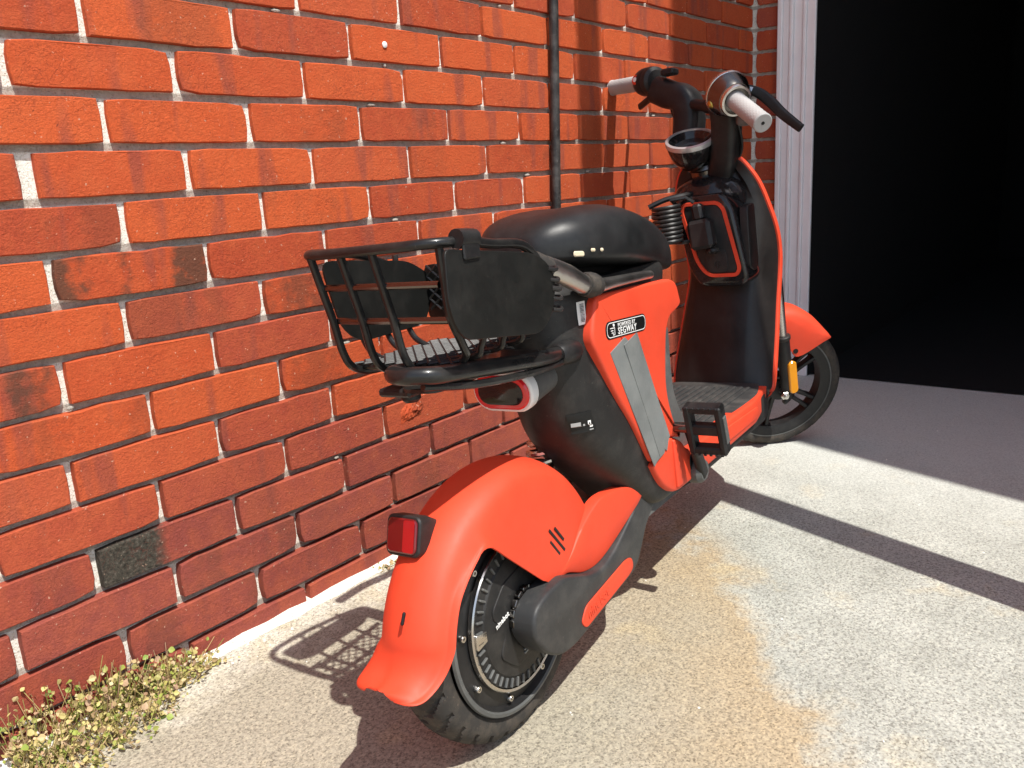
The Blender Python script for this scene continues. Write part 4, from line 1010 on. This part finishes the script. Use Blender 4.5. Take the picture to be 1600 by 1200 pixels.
# round instrument bowl
BA = V(-.42, -.12, .90).normalized(); BC = V(1.030, .062, .853)
bw = HR('gauge_bowl', lathe(BC, BA, [(.012, -.066), (.030, -.060), (.046, -.040), (.0525, -.018), (.0555, -.002), (.0555, .004), (.050, .006), (.047, .002), (.040, -.010), (0, -.013)], 44), M_gloss)
HR('gauge_rim', lathe(BC, BA, [(.0535, -.004), (.0568, -.003), (.0575, .001), (.0565, .0075), (.0500, .0090), (.0490, .003)], 44, True), M_silver, 35, bw)

# ---- front wheel and fork (own frame, turned to the right) --------------------
FL = V(.742, .617, .262).normalized(); FA = V(-.4111, .1104, .9049); FA = (FA - FL * FA.dot(FL)).normalized(); FF = FL.cross(FA); FC = V(1.411, .018, .1865)
def fw(f_, l_, a_): return FC + FF * f_ + FL * l_ + FA * a_
fwheel = empty('front_wheel'); fwheel.parent = moped
P('tyre', tyre(FC, FL, .1865, .031, .147, 40, 480, .0022), M_rub, fwheel, 30)
P('rim', lathe(FC, FL, [(.128, -.018), (.147, -.026), (.153, -.027), (.153, -.022), (.143, -.012), (.143, .012), (.153, .022), (.153, .027), (.147, .026), (.128, .018)], 72, True), M_satin, fwheel)
P('rim_line', lathe(FC, FL, [(.1520, -.0285), (.1540, -.0290), (.1560, -.0285), (.1540, -.0275)], 72, True), M_mid, fwheel)
hubf = P('hub', lathe(FC, FL, [(.012, -.045), (.030, -.044), (.033, -.030), (.026, -.022), (.026, .022), (.033, .03), (.012, .045)], 36), M_satin, fwheel)
for i in range(5):
    for s_ in (-1, 1):
        a = R(72 * i + 18 + s_ * 7); b = R(72 * i + 18 + s_ * 12)
        p0 = fw(.026 * math.cos(b), 0, .026 * math.sin(b)); p1 = fw(.133 * math.cos(a), 0, .133 * math.sin(a))
        P('spoke', sweep([p0, p0.lerp(p1, .35), p0.lerp(p1, .7), p1], rrect(.030, .013, .004), up=((p1 - p0).cross(FL)), scale=[1.1, .85, .75, .95]), M_satin, hubf)
dsk = P('brake_disc', lathe(FC, FL, [(.038, .037), (.062, .037), (.062, .0345), (.038, .0345)], 48, True), M_steel, fwheel)
fork = empty('front_fork'); fork.parent = moped
FD = (FA + FF * .21).normalized()
def ftube(l_, t0, t1, r, mat, nm, n=18, bev=.002): return P(nm, cyl(fw(.014, l_, 0) + FD * t0, fw(.014, l_, 0) + FD * t1, r, n, bev), mat, fork)
for l_ in (-.062, .062):
    ftube(l_, -.020, .165, .0175, M_satin, 'slider'); ftube(l_, .160, .172, .0205, M_grey, 'dust_seal'); ftube(l_, .165, .40, .0125, M_steel, 'stanchion')
    P('dropout', box(fw(.008, l_, -.006), (.04, .016, .055), .006), M_satin, fork)
P('axle', cyl(fw(0, -.088, 0), fw(0, .088, 0), .007, 14, .001), M_steel, fork)
P('axle_nut', lathe(fw(0, -.070, 0), -FL, [(.013, 0), (.013, .010), (.010, .013), (.006, .013), (.006, .020), (0, .021)], 6), M_steel, fork)
0 and P('crown', box(fw(.06, 0, 0) + FD * .40, (.05, .16, .035), .01, Matrix((FF, FL, FA)).transposed()), M_satin, fork)
P('steering_tube', cyl((1.17, .035, .50), (1.085, .048, .77), .022, 18), M_satin, fork)
P('brake_caliper', box(fw(-.045, -.047, .035), (.045, .030, .05), .008, Matrix((FF, FL, FA)).transposed()), M_satin, fork)
P('amber_reflector', lens_ring(fw(.014, -.0775, 0) + FD * .045 + FF * .012, -FL + FF * .25, FD, .098, .026, [(-.002, -.010), (0, -.006), (0, .003), (-.002, .0055)], .012), M_amb, fork)
def ffender():
    crown = spline([V(-.16, .150), V(-.11, .195), V(-.04, .222), V(.02, .231), (.065, .232), (.115, .206), (.152, .157), (.172, .108), (.1755, .092)] if False else [V(-.16, .150), V(-.11, .195), V(-.04, .222), V(.02, .231), V(.065, .230), V(.115, .205), V(.152, .157), V(.172, .108), V(.1755, .092)], 5)
    low_ = spline([V(-.145, .140), V(-.10, .178), V(-.035, .202), V(.016, .205), V(.054, .195), V(.060, .115), V(.075, .078), V(.150, .086), V(.170, .088)], 5)
    rings = []
    for c, l_ in zip(crown, low_):
        rings.append([fw(*(lambda t: (l_.x + (c.x - l_.x) * t[1], t[0], l_.y + (c.y - l_.y) * t[1]))(t)) for t in ((-.050, 0), (-.0505, .35), (-.050, .62), (-.046, .82), (-.036, .93), (-.018, .985), (0, 1), (.018, .985), (.036, .93), (.046, .82), (.050, .62), (.0505, .35), (.050, 0))])
    return solid(shell(rings, -.003))
ffd = P('front_fender', ffender(), M_or, None, 45)
P('fender_bolt', lathe(fw(.072, -.0490, .098), -FL, [(.007, 0), (.007, .003), (.004, .0035), (0, .0030)], 14), M_blk, ffd)

# ---- cranks and pedals ------------------------------------------------------
ck = P('crank', sweep(spline([(.476, -.140, .243), (.452, -.142, .285), (.430, -.144, .325), (.412, -.146, .352)], 4), rrect(.024, .014, .005), up=(0, 1, 0)), M_grey)
P('crank_boss', lathe((.476, -.120, .250), (0, -1, 0), [(.024, 0), (.024, .016), (.018, .024), (.010, .026), (0, .024)], 24), M_mid, ck)
P('crank_well', plate(rpoly([(.452, .285), (.482, .285), (.498, .252), (.484, .241), (.462, .243), (.450, .262)], .012), -.1285, -.120, .001), M_blk, ck)  # flat black plate stands for the dark inside the crank hole
def pedal(cx, cy, cz, tilt, name='pedal'):
    pe = empty(name); pe.parent = moped
    rot = Matrix.Rotation(R(tilt), 3, 'Y'); c = Vector((cx, cy, cz))
    def B_(o, s, m_=M_satin, nm='pedal_bar', bev=.003): P(nm, box(c + rot @ V(*o), s, bev, rot), m_, pe)
    W_, H_ = .066, .092      # along y, along the tread
    for zz in (-H_ / 2 + .007, H_ / 2 - .007): B_((0, 0, zz), (.022, W_, .014))
    for yy in (-W_ / 2 + .006, W_ / 2 - .006): B_((0, yy, 0), (.024, .012, H_), nm='pedal_side')
    B_((0, 0, 0), (.018, W_, .020), nm='pedal_core')
    for zz in (-H_ / 2 + .002, H_ / 2 - .002):
        for k in range(6): B_((-.012, -W_ / 2 + .008 + k * .010, zz), (.003, .005, .004), nm='pedal_tooth', bev=.0008)
    B_((0, -W_ / 2 - .0005, 0), (.012, .004, .05), M_mid, 'pedal_reflector', .001)
    P('spindle', cyl(c + V(0, W_ / 2 - .004, 0), c + V(0, W_ / 2 + .03, 0), .009, 14, .001), M_dkst, pe)
    return pe
pedal(.398, -.184, .352, -14)
ck2 = P('crank', sweep(spline([(.476, .158, .243), (.50, .160, .20), (.525, .162, .165)], 4), rrect(.024, .014, .005), up=(0, 1, 0)), M_grey)
pedal(.53, .205, .155, 60)
# side stand, on the wall side
P('side_stand', tube([(.46, .085, .21), (.44, .12, .12), (.425, .155, .012)], [.011, .010, .009], 12), M_satin)
P('stand_foot', box((.424, .158, -.002), (.05, .03, .012), .004), M_satin)
